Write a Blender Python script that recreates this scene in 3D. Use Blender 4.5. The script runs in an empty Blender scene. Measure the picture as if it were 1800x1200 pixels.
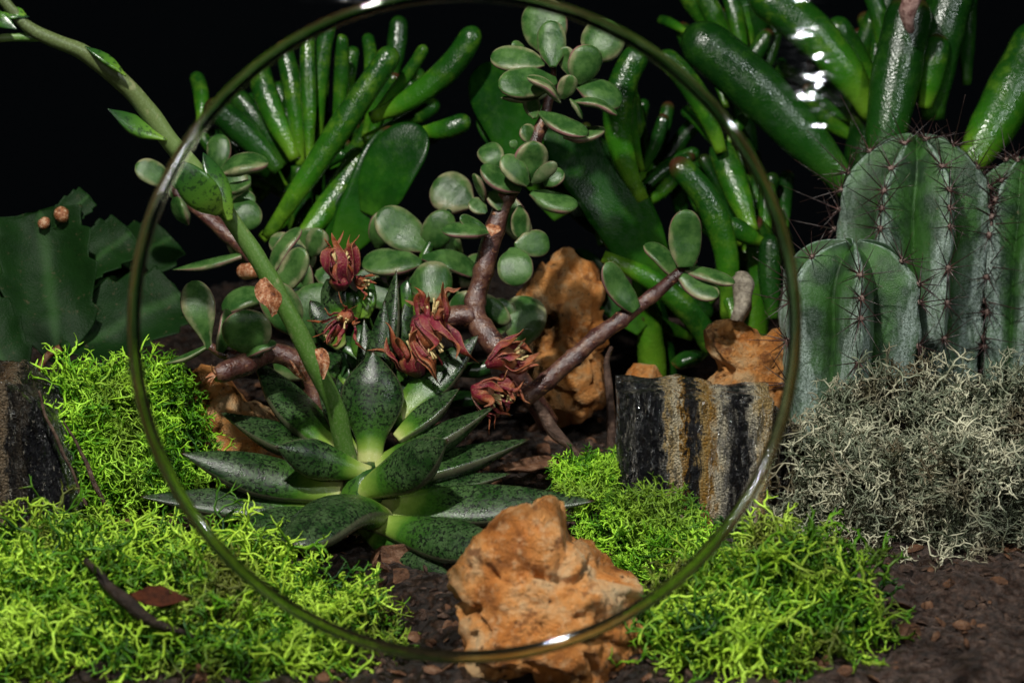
import bpy, math, random
import numpy as np
from mathutils import Vector, noise as mn
random.seed(7); rng = np.random.default_rng(7)
SC = bpy.context.scene
COL = SC.collection
SC.unit_settings.scale_length = 0.01          # one unit is one centimetre

# ------------------------------------------------------------------ camera
PITCH = math.radians(15.0)
CAM = np.array([0.0, -38.0, 13.0])
FWD = np.array([0.0, math.cos(PITCH), -math.sin(PITCH)])
UP = np.array([0.0, math.sin(PITCH), math.cos(PITCH)])
RT = np.array([1.0, 0.0, 0.0])
cd = bpy.data.cameras.new('camera'); cam = bpy.data.objects.new('camera', cd); COL.objects.link(cam)
cam.location = CAM; cam.rotation_euler = (math.pi/2-PITCH, 0, 0)
cd.lens = 80; cd.sensor_width = 36; cd.clip_start = 0.5; cd.clip_end = 2000
cd.dof.use_dof = True; cd.dof.focus_distance = 39.3; cd.dof.aperture_fstop = 0.30
SC.camera = cam

# ------------------------------------------------------------------ world, lamps, exposure
w = bpy.data.worlds.new("World"); SC.world = w; w.use_nodes = True
w.node_tree.nodes['Background'].inputs[0].default_value = (0.010, 0.013, 0.016, 1)
w.node_tree.nodes['Background'].inputs[1].default_value = 0.12
def lamp(name, loc, target, power, sx, sy, color):
    l = bpy.data.lights.new(name, 'AREA'); l.shape = 'RECTANGLE'; l.size = sx; l.size_y = sy
    l.energy = power; l.color = color
    o = bpy.data.objects.new(name, l); COL.objects.link(o); o.location = loc
    d = Vector(target)-Vector(loc); o.rotation_euler = d.to_track_quat('-Z', 'Y').to_euler()
    return o
lamp('key_lamp', (-6.5, -16.5, 29), (0, 1, 1), 15500, 1.2, 1.2, (1.0, 0.965, 0.90))
lamp('side_lamp', (21, -20, 25), (3, 1, 1), 4200, .8, .8, (0.95, 0.98, 1.0))
lamp('camera_lamp', (-8, -43, 19), (0, 0, 2), 2300, 2.0, 2.0, (1.0, 0.98, 0.95))
SC.view_settings.view_transform = 'Standard'; SC.view_settings.look = 'None'
SC.view_settings.exposure = 0.0; SC.view_settings.gamma = 1.0

# ------------------------------------------------------------------ geometry helpers
def P(px, py, d):                              # a point of the place: sight line of a photo pixel at depth d (cm)
    return CAM + FWD*d + RT*((px-900)/4000*d) - UP*((py-600)/4000*d)
def V(r, u, t):                                # direction from right / up / towards the viewer
    v = RT*r + UP*u - FWD*t
    return v/np.linalg.norm(v)
def W(px, d): return px*d/4000.0
def nrm(v):
    return v/(np.linalg.norm(v, axis=-1, keepdims=True)+1e-9)

def smooth_path(pts, n, ts=None):
    """Catmull-Rom through the points; returns n samples (or at ts)."""
    p = np.array(pts, float)
    if len(p) == 2: p = np.array([p[0], (p[0]+p[1])/2, p[1]])
    e = np.vstack([2*p[0]-p[1], p, 2*p[-1]-p[-2]])
    k = len(p)-1
    if ts is None: ts = np.linspace(0, 1, n)
    out = []
    for t in ts:
        x = min(t*k, k-1e-6); i = int(x); f = x-i
        a, b, c, d = e[i], e[i+1], e[i+2], e[i+3]
        out.append(0.5*((2*b)+(-a+c)*f+(2*a-5*b+4*c-d)*f*f+(-a+3*b-3*c+d)*f**3))
    return np.array(out)

def sweep(pts, hw, th, n_hint, K=14, cup=0.0, ts=None, thb=None, lump=0.0, fold=0.0):
    """closed sweep; hw, th arrays per ring: half width and half thickness"""
    p = np.asarray(pts); M = len(p)
    T = nrm(np.gradient(p, axis=0))
    N = np.broadcast_to(np.asarray(n_hint, float), p.shape)
    S = nrm(np.cross(T, N)); U = nrm(np.cross(S, T))
    a = np.arange(K)/K*2*math.pi
    ca, sa = np.cos(a), np.sin(a)
    thb = th if thb is None else thb
    tt = np.where(sa[None, :] > 0, th[:, None], thb[:, None])
    sn = np.sign(sa)*np.abs(sa)**0.9
    off = tt*sn[None, :] + cup*hw[:, None]*(ca[None, :]**2) + fold*hw[:, None]*np.abs(ca)[None, :]
    VV = p[:, None, :] + S[:, None, :]*(hw[:, None]*ca[None, :])[..., None] + U[:, None, :]*off[..., None]
    VV = VV.reshape(-1, 3)
    if lump:
        for i in range(len(VV)):
            q = Vector(VV[i]*2.3)
            VV[i] += np.array(mn.noise_vector(q))*lump
    if ts is None: ts = np.linspace(0, 1, M)
    A = np.stack([np.repeat(ts, K), np.tile(ca, M), np.tile(sa, M)], 1)
    F = []
    for i in range(M-1):
        for j in range(K):
            F.append((i*K+j, i*K+(j+1) % K, (i+1)*K+(j+1) % K, (i+1)*K+j))
    n0 = len(VV)
    VV = np.vstack([VV, VV[:K].mean(0), VV[-K:].mean(0)])
    A = np.vstack([A, [ts[0], 0, 1], [ts[-1], 0, 1]])
    for j in range(K):
        F.append((n0, (j+1) % K, j)); F.append((n0+1, (M-1)*K+j, (M-1)*K+(j+1) % K))
    return VV, F, A

def join(parts):
    Vs, Fs, As, o = [], [], [], 0
    for v, f, a in parts:
        Vs.append(v); As.append(a)
        Fs.extend([tuple(x+o for x in q) for q in f]); o += len(v)
    return np.vstack(Vs), Fs, np.vstack(As)

def mk(name, VFA, mat, root=None, base=None, smooth=True):
    v, f, a = VFA
    base = np.zeros(3) if base is None else np.asarray(base)
    me = bpy.data.meshes.new(name)
    me.from_pydata((np.asarray(v)-base).tolist(), [], f)
    if a is not None:
        at = me.attributes.new('lf', 'FLOAT_VECTOR', 'POINT')
        at.data.foreach_set('vector', np.asarray(a, np.float32).ravel())
    mats = mat if isinstance(mat, (list, tuple)) else [mat]
    for m in mats: me.materials.append(m)
    if smooth: me.polygons.foreach_set('use_smooth', [True]*len(me.polygons))
    me.update()
    o = bpy.data.objects.new(name, me); COL.objects.link(o)
    if root is not None: o.parent = root
    else: o.location = base
    return o

def tag(o, label=None, cat=None, group=None, kind=None):
    if label: o['label'] = label
    if cat: o['category'] = cat
    if group: o['group'] = group
    if kind: o['kind'] = kind
    return o

class Thing:
    def __init__(s, name, base, label, cat, group=None):
        s.base = np.asarray(base, float)
        s.o = bpy.data.objects.new(name, None); COL.objects.link(s.o); s.o.location = s.base
        s.o.empty_display_size = 0.3
        tag(s.o, label, cat, group)
    def part(s, name, VFA, mat, parent=None, smooth=True, label=None):
        o = mk(name, VFA, mat, parent or s.o, s.base, smooth)
        if label: o['label'] = label
        return o

def fbm(p, sc, oct=4, seed=0.0):
    q = Vector((p[0]*sc+seed, p[1]*sc-seed, p[2]*sc+seed*.5)); v = 0; a = 1; t = 0
    for _ in range(oct):
        v += a*mn.noise(q); t += a; a *= .52; q = q*2.03+Vector((3.1, 1.7, 5.3))
    return v/t

# ------------------------------------------------------------------ material helpers
class NT:
    def __init__(s, name):
        s.m = bpy.data.materials.new(name); s.m.use_nodes = True
        s.n = s.m.node_tree.nodes; s.l = s.m.node_tree.links
        s.b = s.n['Principled BSDF']; s.out = s.n['Material Output']
        s.tc = s.n.new('ShaderNodeTexCoord').outputs['Object']
        s.geo = s.n.new('ShaderNodeNewGeometry')
        s.pos = s.geo.outputs['Position']
    def at(s, name='lf'):
        a = s.n.new('ShaderNodeAttribute'); a.attribute_name = name
        x = s.n.new('ShaderNodeSeparateXYZ'); s.l.new(a.outputs['Vector'], x.inputs[0]); return x.outputs
    def rand(s): return s.n.new('ShaderNodeObjectInfo').outputs['Random']
    def put(s, v, sock):
        if hasattr(v, 'is_linked') or hasattr(v, 'links'): s.l.new(v, sock)
        elif isinstance(v, (tuple, list)) and len(v) == 3 and sock.type == 'RGBA': sock.default_value = (*v, 1)
        else: sock.default_value = v
    def map(s, sc, co=None):
        m = s.n.new('ShaderNodeMapping'); s.l.new(co or s.pos, m.inputs[0]); m.inputs['Scale'].default_value = sc; return m.outputs[0]
    def noise(s, scale, detail=3, rough=.55, co=None, dist=0):
        t = s.n.new('ShaderNodeTexNoise'); s.l.new(co or s.pos, t.inputs['Vector'])
        t.inputs['Scale'].default_value = scale; t.inputs['Detail'].default_value = detail
        t.inputs['Roughness'].default_value = rough; t.inputs['Distortion'].default_value = dist
        return t.outputs['Fac']
    def vor(s, scale, co=None, feat='F1', out='Distance'):
        t = s.n.new('ShaderNodeTexVoronoi'); t.feature = feat; s.l.new(co or s.pos, t.inputs['Vector'])
        t.inputs['Scale'].default_value = scale; return t.outputs[out]
    def math(s, op, a, b=0.0, c=0.0, clamp=False):
        t = s.n.new('ShaderNodeMath'); t.operation = op; t.use_clamp = clamp
        s.put(a, t.inputs[0]); s.put(b, t.inputs[1]); s.put(c, t.inputs[2]); return t.outputs[0]
    def ss(s, v, lo, hi, a=0.0, b=1.0):
        t = s.n.new('ShaderNodeMapRange'); t.interpolation_type = 'SMOOTHSTEP'
        s.put(v, t.inputs[0])
        for i, x in enumerate((lo, hi, a, b)): t.inputs[i+1].default_value = x
        return t.outputs[0]
    def mix(s, f, a, b, mode='MIX'):
        t = s.n.new('ShaderNodeMix'); t.data_type = 'RGBA'; t.blend_type = mode
        s.put(f, t.inputs[0]); s.put(a, t.inputs[6]); s.put(b, t.inputs[7]); return t.outputs[2]
    def ramp(s, f, stops):
        t = s.n.new('ShaderNodeValToRGB'); s.put(f, t.inputs[0]); e = t.color_ramp.elements
        while len(e) < len(stops): e.new(.5)
        for i, (p, c) in enumerate(stops): e[i].position = p; e[i].color = (*c, 1)
        return t.outputs[0]
    def bump(s, h, strength, dist, nin=None):
        t = s.n.new('ShaderNodeBump'); s.put(h, t.inputs['Height'])
        t.inputs['Strength'].default_value = strength; t.inputs['Distance'].default_value = dist
        if nin is not None: s.l.new(nin, t.inputs['Normal'])
        return t.outputs[0]
    def fin(s, col, rough=.5, normal=None, spec=.5, trans=0.0, tcol=None, coat=0.0):
        s.put(col, s.b.inputs['Base Color']); s.put(rough, s.b.inputs['Roughness'])
        s.put(spec, s.b.inputs['Specular IOR Level'])
        if coat:
            s.b.inputs['Coat Weight'].default_value = coat; s.b.inputs['Coat Roughness'].default_value = .12
        if normal is not None: s.l.new(normal, s.b.inputs['Normal'])
        if trans:
            t = s.n.new('ShaderNodeBsdfTranslucent'); s.put(tcol if tcol is not None else col, t.inputs[0])
            mx = s.n.new('ShaderNodeMixShader'); mx.inputs[0].default_value = trans
            s.l.new(s.b.outputs[0], mx.inputs[1]); s.l.new(t.outputs[0], mx.inputs[2])
            s.l.new(mx.outputs[0], s.out.inputs[0])
        return s.m

def m_rosette():
    m = NT('rosette_leaf'); A = m.at(); t = A[0]; s = A[2]
    tt = m.math('ADD', t, m.math('MULTIPLY', m.math('SUBTRACT', m.noise(1.6, 3), .5), .30))
    base = m.ramp(tt, [(0.04, (.32, .35, .12)), (.13, (.15, .235, .035)), (.27, (.034, .105, .009)), (.60, (.011, .040, .008)), (1, (.008, .022, .008))])
    grey = m.mix(m.ss(m.noise(3.2, 4, .65), .36, .62), (.009, .028, .006), (.052, .088, .034))
    sp2 = m.ss(s, -.5, .5, 1.0, .62)
    col = m.mix(m.math('MULTIPLY', m.ss(tt, .22, .50), sp2), base, grey)
    spk = m.noise(17.0, 4, .62); sp3 = m.noise(30, 3, .6)
    spots = m.math('MAXIMUM', m.ss(spk, .525, .555), m.math('MULTIPLY', m.ss(sp3, .56, .60), .8))
    amt = m.math('MULTIPLY', m.ss(tt, .20, .42), .94)
    col = m.mix(m.math('MULTIPLY', spots, amt), col, (.0045, .008, .0045))
    line = m.math('MULTIPLY', m.math('SUBTRACT', 1.0, m.ss(m.math('ABSOLUTE', A[1]), .01, .07)), m.ss(t, .35, .8, 0, .6))
    col = m.mix(line, col, (.008, .013, .007))
    edge = m.ss(m.math('ABSOLUTE', A[1]), .93, .98)
    col = m.mix(m.math('MULTIPLY', edge, .65), col, (.090, .085, .055))
    col = m.mix(m.ss(t, .95, 1.0), col, (.025, .010, .007))
    h = m.math('ADD', m.math('MULTIPLY', m.noise(38, 3, .6), 1.2), m.math('MULTIPLY', m.noise(8, 4, .62), -1.2))
    return m.fin(col, m.ss(m.noise(6, 3), .35, .65, .19, .33), m.bump(m.math('ADD', h, m.math('MULTIPLY', m.noise(60, 2), 1.0)), .30, .012), .30, .03)
def m_jade():
    m = NT('variegated_leaf'); A = m.at(); t = A[0]; c = m.math('ABSOLUTE', A[1]); r = m.rand()
    e = m.math('ADD', c, m.math('MULTIPLY', m.math('SUBTRACT', m.noise(1.7, 4, .6), .5), 1.3))
    e = m.math('ADD', e, m.math('MULTIPLY', m.math('SUBTRACT', r, .5), .5))
    green = m.mix(m.ss(m.noise(3.0, 5, .65), .35, .65), (.018, .060, .012), (.060, .130, .032))
    cream = m.mix(m.ss(m.noise(4, 4), .35, .65), (.10, .14, .055), (.24, .235, .125))
    col = m.mix(m.ss(e, .60, 1.05), green, cream)
    under = m.mix(m.ss(m.noise(2.5, 3), .4, .62), (.055, .09, .035), (.16, .17, .095))
    col = m.mix(m.ss(A[2], -.25, .05, .75, 0), col, under)
    col = m.mix(m.math('MULTIPLY', m.ss(c, .93, .99), m.ss(m.noise(1.3, 2), .38, .6)), col, (.22, .10, .10))
    h = m.math('ADD', m.noise(60, 2, .6), m.noise(9, 2))
    return m.fin(col, m.ss(m.noise(7, 2), .3, .7, .18, .36), m.bump(h, .45, .012), .32, .10)
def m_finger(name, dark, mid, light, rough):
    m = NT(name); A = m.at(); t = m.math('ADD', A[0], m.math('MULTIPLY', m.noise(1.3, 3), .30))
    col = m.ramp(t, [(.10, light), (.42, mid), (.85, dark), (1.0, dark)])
    col = m.mix(m.ss(m.noise(3, 5, .7), .45, .75, 0, .40), col, light)
    col = m.mix(m.math('MULTIPLY', m.ss(m.noise(1.1, 4, .6), .52, .70), .75), col, dark)
    col = m.mix(m.math('MULTIPLY', m.ss(A[0], .90, .99), m.ss(m.rand(), .5, .8)), col, (.045, .016, .008))
    sp = m.ss(m.noise(14, 3, .7), .70, .76)
    col = m.mix(m.math('MULTIPLY', sp, .5), col, (.06, .02, .012))
    h = m.math('ADD', m.noise(15, 3, .65), m.math('MULTIPLY', m.vor(22), .9))
    return m.fin(col, m.ss(m.noise(5, 3), .35, .65, rough, rough+.14), m.bump(h, .14 if name == 'broad_leaf_skin' else .38, .016), .12 if name == 'broad_leaf_skin' else .42, .06)
def m_stem():
    m = NT('bush_bark'); A = m.at()
    col = m.ramp(m.noise(3, 5, .65), [(.34, (.020, .007, .006)), (.5, (.060, .022, .018)), (.68, (.15, .075, .045))])
    flake = m.ss(m.noise(4.5, 4, .6, co=m.map((1, 1, 3))), .62, .68)
    col = m.mix(m.math('MULTIPLY', flake, .75), col, (.30, .14, .065))
    h = m.math('ADD', m.noise(22, 4, .6), m.math('MULTIPLY', m.noise(5, 3), 1.5))
    return m.fin(col, m.ss(m.noise(8, 3), .35, .65, .20, .45), m.bump(h, .6, .03), .6)
def m_stalk():
    m = NT('flower_stalk'); A = m.at()
    col = m.ramp(A[0], [(0, (.050, .125, .014)), (.35, (.060, .135, .020)), (.55, (.12, .19, .05)), (.72, (.085, .11, .035)), (1, (.045, .060, .020))])
    col = m.mix(m.ss(m.noise(30, 3, .6), .45, .72, 0, .5), col, (.17, .23, .10))
    col = m.mix(m.ss(m.noise(4, 3), .62, .72, 0, .6), col, (.24, .24, .12))
    return m.fin(col, .42, m.bump(m.noise(50, 3, .7), .3, .008), .5, .05)
def m_bract():
    m = NT('stalk_bract'); A = m.at()
    col = m.ramp(A[0], [(0, (.14, .24, .03)), (.35, (.06, .15, .015)), (.7, (.018, .065, .010)), (1, (.010, .034, .010))])
    col = m.mix(m.ss(m.noise(11, 4, .65), .52, .60, 0, .75), col, (.008, .022, .008))
    return m.fin(col, .25, m.bump(m.noise(40, 3), .4, .01), .5, .12)
def m_petal():
    m = NT('dried_petal'); A = m.at(); r = m.rand()
    t = m.math('ADD', m.math('ADD', A[0], m.math('MULTIPLY', m.math('SUBTRACT', m.noise(7, 3), .5), .7)), m.math('MULTIPLY', m.math('SUBTRACT', r, .5), .4))
    col = m.ramp(t, [(.0, (.06, .014, .022)), (.28, (.17, .008, .026)), (.52, (.17, .018, .018)), (.76, (.28, .075, .022)), (1, (.20, .065, .025))])
    st = m.ss(m.noise(22, 4, .7), .54, .66)
    col = m.mix(m.math('MULTIPLY', st, .55), col, (.38, .21, .11))
    col = m.mix(m.ss(m.math('ABSOLUTE', A[1]), .80, .97, 0, .7), col, (.34, .15, .06))
    col = m.mix(m.ss(m.noise(17, 3, .7), .60, .72, 0, .7), col, (.035, .010, .010))
    return m.fin(col, .42, m.bump(m.noise(26, 4, .7), .8, .03), .45, .10)
def m_orange():
    m = NT('dried_bract'); A = m.at()
    col = m.ramp(m.noise(12, 4, .7), [(.34, (.09, .025, .010)), (.5, (.34, .12, .045)), (.66, (.58, .40, .26))])
    return m.fin(col, .45, m.bump(m.noise(30, 4, .7), .8, .03), .45, .10)
def m_stamen():
    m = NT('stamen'); return m.fin(m.ramp(m.noise(20, 3), [(.3, (.34, .22, .07)), (.7, (.55, .45, .22))]), .6)
def m_cactus():
    m = NT('cactus_skin'); A = m.at()          # lf = height fraction, rib closeness, 0
    hgt, rib = A[0], A[1]
    g = m.math('ADD', hgt, m.math('MULTIPLY', m.math('SUBTRACT', m.noise(.8, 4), .5), .8))
    g = m.math('ADD', g, m.math('MULTIPLY', m.math('SUBTRACT', m.ss(rib, .25, .95), .5), -.30))
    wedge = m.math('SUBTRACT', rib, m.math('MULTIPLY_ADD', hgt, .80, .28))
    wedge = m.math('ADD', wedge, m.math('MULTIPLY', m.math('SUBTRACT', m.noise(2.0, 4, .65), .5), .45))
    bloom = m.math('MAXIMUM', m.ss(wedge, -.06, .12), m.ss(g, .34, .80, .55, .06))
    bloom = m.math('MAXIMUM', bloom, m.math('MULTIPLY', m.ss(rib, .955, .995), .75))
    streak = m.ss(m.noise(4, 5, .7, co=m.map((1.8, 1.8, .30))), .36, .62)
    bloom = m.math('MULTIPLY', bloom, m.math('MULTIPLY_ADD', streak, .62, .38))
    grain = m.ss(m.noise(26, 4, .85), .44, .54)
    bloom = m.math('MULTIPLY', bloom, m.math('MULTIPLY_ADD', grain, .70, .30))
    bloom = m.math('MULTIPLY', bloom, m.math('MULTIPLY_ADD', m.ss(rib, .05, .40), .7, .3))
    green = m.mix(m.ss(m.noise(1.8, 4), .35, .65), (.005, .026, .004), (.026, .095, .010))
    col = m.mix(bloom, green, (.36, .44, .40))
    scar = m.ss(m.noise(3.2, 6, .75), .64, .70)
    col = m.mix(m.math('MULTIPLY', scar, .6), col, (.16, .12, .07))
    h = m.math('ADD', m.noise(32, 4, .75), m.noise(5, 4))
    return m.fin(col, m.math('MULTIPLY_ADD', bloom, .35, .36), m.bump(h, .7, .025), .40)
def m_spine():
    m = NT('spine'); A = m.at()
    col = m.ramp(A[0], [(0, (.16, .08, .07)), (.25, (.022, .008, .008)), (.8, (.014, .006, .006)), (1, (.08, .04, .03))])
    return m.fin(col, .35)
def m_areole():
    m = NT('areole'); return m.fin(m.ramp(m.noise(30, 3), [(.3, (.10, .055, .045)), (.7, (.24, .17, .15))]), .9, m.bump(m.noise(40, 2), .8, .03))
def m_moss(name, lo, mid, hi, brown, sc=1.0):
    m = NT(name); A = m.at()                   # lf = along frond, random per frond
    v = m.math('ADD', m.math('MULTIPLY', A[1], .62), m.math('MULTIPLY', m.ss(m.noise(1.1*sc, 3), .3, .7), .42))
    v = m.math('ADD', v, m.math('MULTIPLY', A[0], .16))
    col = m.ramp(v, [(.18, lo), (.55, mid), (.80, hi), (1.0, tuple(min(1, x*1.25+.03) for x in hi))])
    col = m.mix(m.math('MULTIPLY', m.ss(m.noise(.55*sc, 3), .50, .66), brown[3]), col, brown[:3])
    col = m.mix(m.ss(m.noise(9, 3, .7), .58, .66, 0, .4), col, brown[:3])
    return m.fin(col, .5, m.bump(m.noise(25, 2), .5, .02), .35, .10)
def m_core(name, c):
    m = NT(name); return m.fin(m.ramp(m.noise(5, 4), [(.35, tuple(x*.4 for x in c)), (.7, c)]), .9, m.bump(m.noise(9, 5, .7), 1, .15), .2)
def m_rock():
    m = NT('orange_stone')
    n1 = m.noise(.9, 5, .62, dist=.6); n2 = m.noise(5, 5, .7)
    col = m.ramp(n1, [(.30, (.24, .075, .012)), (.42, (.54, .19, .035)), (.52, (.68, .30, .085)), (.62, (.66, .42, .21)), (.72, (.50, .38, .22))])
    col = m.mix(m.ss(n2, .50, .66, 0, .6), col, (.70, .46, .24))
    col = m.mix(m.ss(m.noise(2.3, 5, .7), .56, .66, 0, .8), col, (.17, .055, .014))
    col = m.mix(m.ss(m.noise(14, 4, .8), .60, .66, 0, .7), col, (.10, .035, .012))
    pit = m.ss(m.vor(4.2, co=m.map((1, 1, 1.2))), .05, .22)
    col = m.mix(m.math('MULTIPLY', m.math('SUBTRACT', 1.0, pit), m.ss(m.noise(1.7, 2), .5, .6)), col, (.07, .025, .010))
    h = m.math('ADD', m.noise(4.5, 7, .72), m.math('MULTIPLY', m.noise(20, 4, .7), .35))
    return m.fin(col, .62, m.bump(h, 1.0, .22), .35)
def m_band(name, lo, hi, stops):
    m = NT(name); co = m.tc
    x = m.n.new('ShaderNodeSeparateXYZ'); m.l.new(co, x.inputs[0])
    u = m.math('DIVIDE', m.math('SUBTRACT', x.outputs[0], lo), hi-lo)
    u = m.math('ADD', u, m.math('MULTIPLY', m.math('SUBTRACT', m.noise(1.0, 3, co=m.map((.5, 1.5, .8), co)), .5), .10))
    u = m.math('ADD', u, m.math('MULTIPLY', m.math('SUBTRACT', m.noise(3, 5, .7, co=m.map((2.2, 2.2, .35), co)), .5), .13))
    sk = m.noise(4, 4, .65, co=m.map((2.3, 2.3, .16), co))
    u = m.math('ADD', u, m.math('MULTIPLY', m.math('SUBTRACT', sk, .5), .24))
    col = m.ramp(u, stops)
    fine = m.noise(6, 5, .7, co=m.map((1.8, 1.8, .35), co))
    col = m.mix(m.ss(fine, .54, .61, 0, .70), col, (.010, .008, .007))
    pale = m.math('MULTIPLY', m.ss(m.noise(9, 5, .75, co=m.map((1.4, 1.4, .5), co)), .60, .66), .75)
    col = m.mix(pale, col, (.40, .36, .29))
    h = m.math('ADD', m.math('MULTIPLY', sk, 3.5), m.math('ADD', m.math('MULTIPLY', m.noise(14, 5, .8), 1.4), m.math('MULTIPLY', m.vor(24), 1.0)))
    return m.fin(col, m.ss(m.noise(9, 4), .42, .58, .04, .30), m.bump(h, 1.0, .13), 1.0)
BK = (.007, .007, .009); BK2 = (.014, .014, .017); TAN = (.42, .29, .12); CRM = (.60, .53, .38); OCH = (.30, .15, .02); GRY = (.16, .15, .13)
def m_soil():
    m = NT('soil')
    n = m.math('ADD', m.math('MULTIPLY', m.noise(3.2, 7, .72), .6), m.math('MULTIPLY', m.noise(11, 4, .7), .4))
    col = m.ramp(n, [(.36, (.006, .004, .003)), (.50, (.022, .012, .008)), (.60, (.085, .048, .032)), (.72, (.22, .14, .10))])
    right = m.n.new('ShaderNodeSeparateXYZ'); m.l.new(m.pos, right.inputs[0])
    col = m.mix(m.math('MULTIPLY', m.ss(right.outputs[0], 1.5, 5), .75), col, m.ramp(m.noise(5.3, 7, .8), [(.36, (.016, .009, .007)), (.52, (.10, .062, .050)), (.62, (.22, .14, .11)), (.75, (.42, .26, .15))]))
    h = m.math('ADD', m.noise(4, 8, .74), m.math('MULTIPLY', m.vor(7), .6))
    return m.fin(col, m.ss(m.noise(6, 3), .4, .62, .30, .75), m.bump(h, 1.0, .40), .5)
def m_bark(name='bark_chip', a=(.030, .013, .007), b=(.12, .055, .028), c=(.26, .16, .105)):
    m = NT(name)
    col = m.ramp(m.noise(3.5, 5, .65, co=m.map((1, 1, 2.2))), [(.32, a), (.55, b), (.78, c)])
    return m.fin(col, m.ss(m.noise(4, 2), .4, .6, .28, .6), m.bump(m.noise(14, 5, .7), .9, .06), .25)
def m_plain(name, a, b, sc=8, rough=.6, spec=.3):
    m = NT(name); return m.fin(m.ramp(m.noise(sc, 4), [(.35, a), (.68, b)]), rough, m.bump(m.noise(sc*2.5, 3), .6, .03), spec)
def m_holiday():
    m = NT('flat_cactus_skin'); A = m.at()
    col = m.mix(m.noise(2.2, 4), (.002, .010, .002), (.009, .034, .006))  # green darkened further: the dim light at the left is put into the colour
    mid = m.ss(m.math('ABSOLUTE', A[1]), .0, .22)
    col = m.mix(m.math('MULTIPLY', m.math('SUBTRACT', 1.0, mid), .5), col, (.03, .08, .02))
    col = m.mix(m.ss(m.noise(7, 5, .75), .60, .68, 0, .6), col, (.07, .055, .03))
    vein = m.noise(3, 3, .6, co=m.map((1, 1, 1)))
    return m.fin(col, .5, m.bump(m.math('ADD', m.noise(30, 3), m.math('MULTIPLY', vein, 2)), .4, .03), .10, .08)
def m_glass():
    m = bpy.data.materials.new('globe_glass'); m.use_nodes = True; n = m.node_tree.nodes; l = m.node_tree.links
    n.remove(n['Principled BSDF'])
    lw = n.new('ShaderNodeLayerWeight'); lw.inputs[0].default_value = .5
    pw = n.new('ShaderNodeMath'); pw.operation = 'POWER'; l.new(lw.outputs['Facing'], pw.inputs[0]); pw.inputs[1].default_value = 5
    ma = n.new('ShaderNodeMath'); ma.operation = 'MULTIPLY_ADD'; l.new(pw.outputs[0], ma.inputs[0]); ma.inputs[1].default_value = .85; ma.inputs[2].default_value = .011
    tr = n.new('ShaderNodeBsdfTransparent'); tr.inputs[0].default_value = (.95, .965, .955, 1)
    gl = n.new('ShaderNodeBsdfGlossy'); gl.inputs['Roughness'].default_value = .05
    tx = n.new('ShaderNodeTexNoise'); tx.inputs['Scale'].default_value = 1.0; tx.inputs['Detail'].default_value = 3
    g = n.new('ShaderNodeNewGeometry'); mp = n.new('ShaderNodeMapping'); mp.inputs['Scale'].default_value = (.6, .6, 2.4); mp.inputs['Rotation'].default_value = (0, .3, 0)
    l.new(g.outputs['Position'], mp.inputs[0]); l.new(mp.outputs[0], tx.inputs['Vector'])
    bp = n.new('ShaderNodeBump'); bp.inputs['Strength'].default_value = .45; bp.inputs['Distance'].default_value = .10
    l.new(tx.outputs['Fac'], bp.inputs['Height']); l.new(bp.outputs[0], gl.inputs['Normal'])
    mx = n.new('ShaderNodeMixShader'); l.new(ma.outputs[0], mx.inputs[0]); l.new(tr.outputs[0], mx.inputs[1]); l.new(gl.outputs[0], mx.inputs[2])
    l.new(mx.outputs[0], n['Material Output'].inputs[0]); return m
def m_rim():
    m = NT('rim_glass'); b = m.b
    b.inputs['Base Color'].default_value = (.52, .60, .38, 1); b.inputs['Transmission Weight'].default_value = 1
    b.inputs['Roughness'].default_value = .04; b.inputs['IOR'].default_value = 1.5
    return m.m

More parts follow.
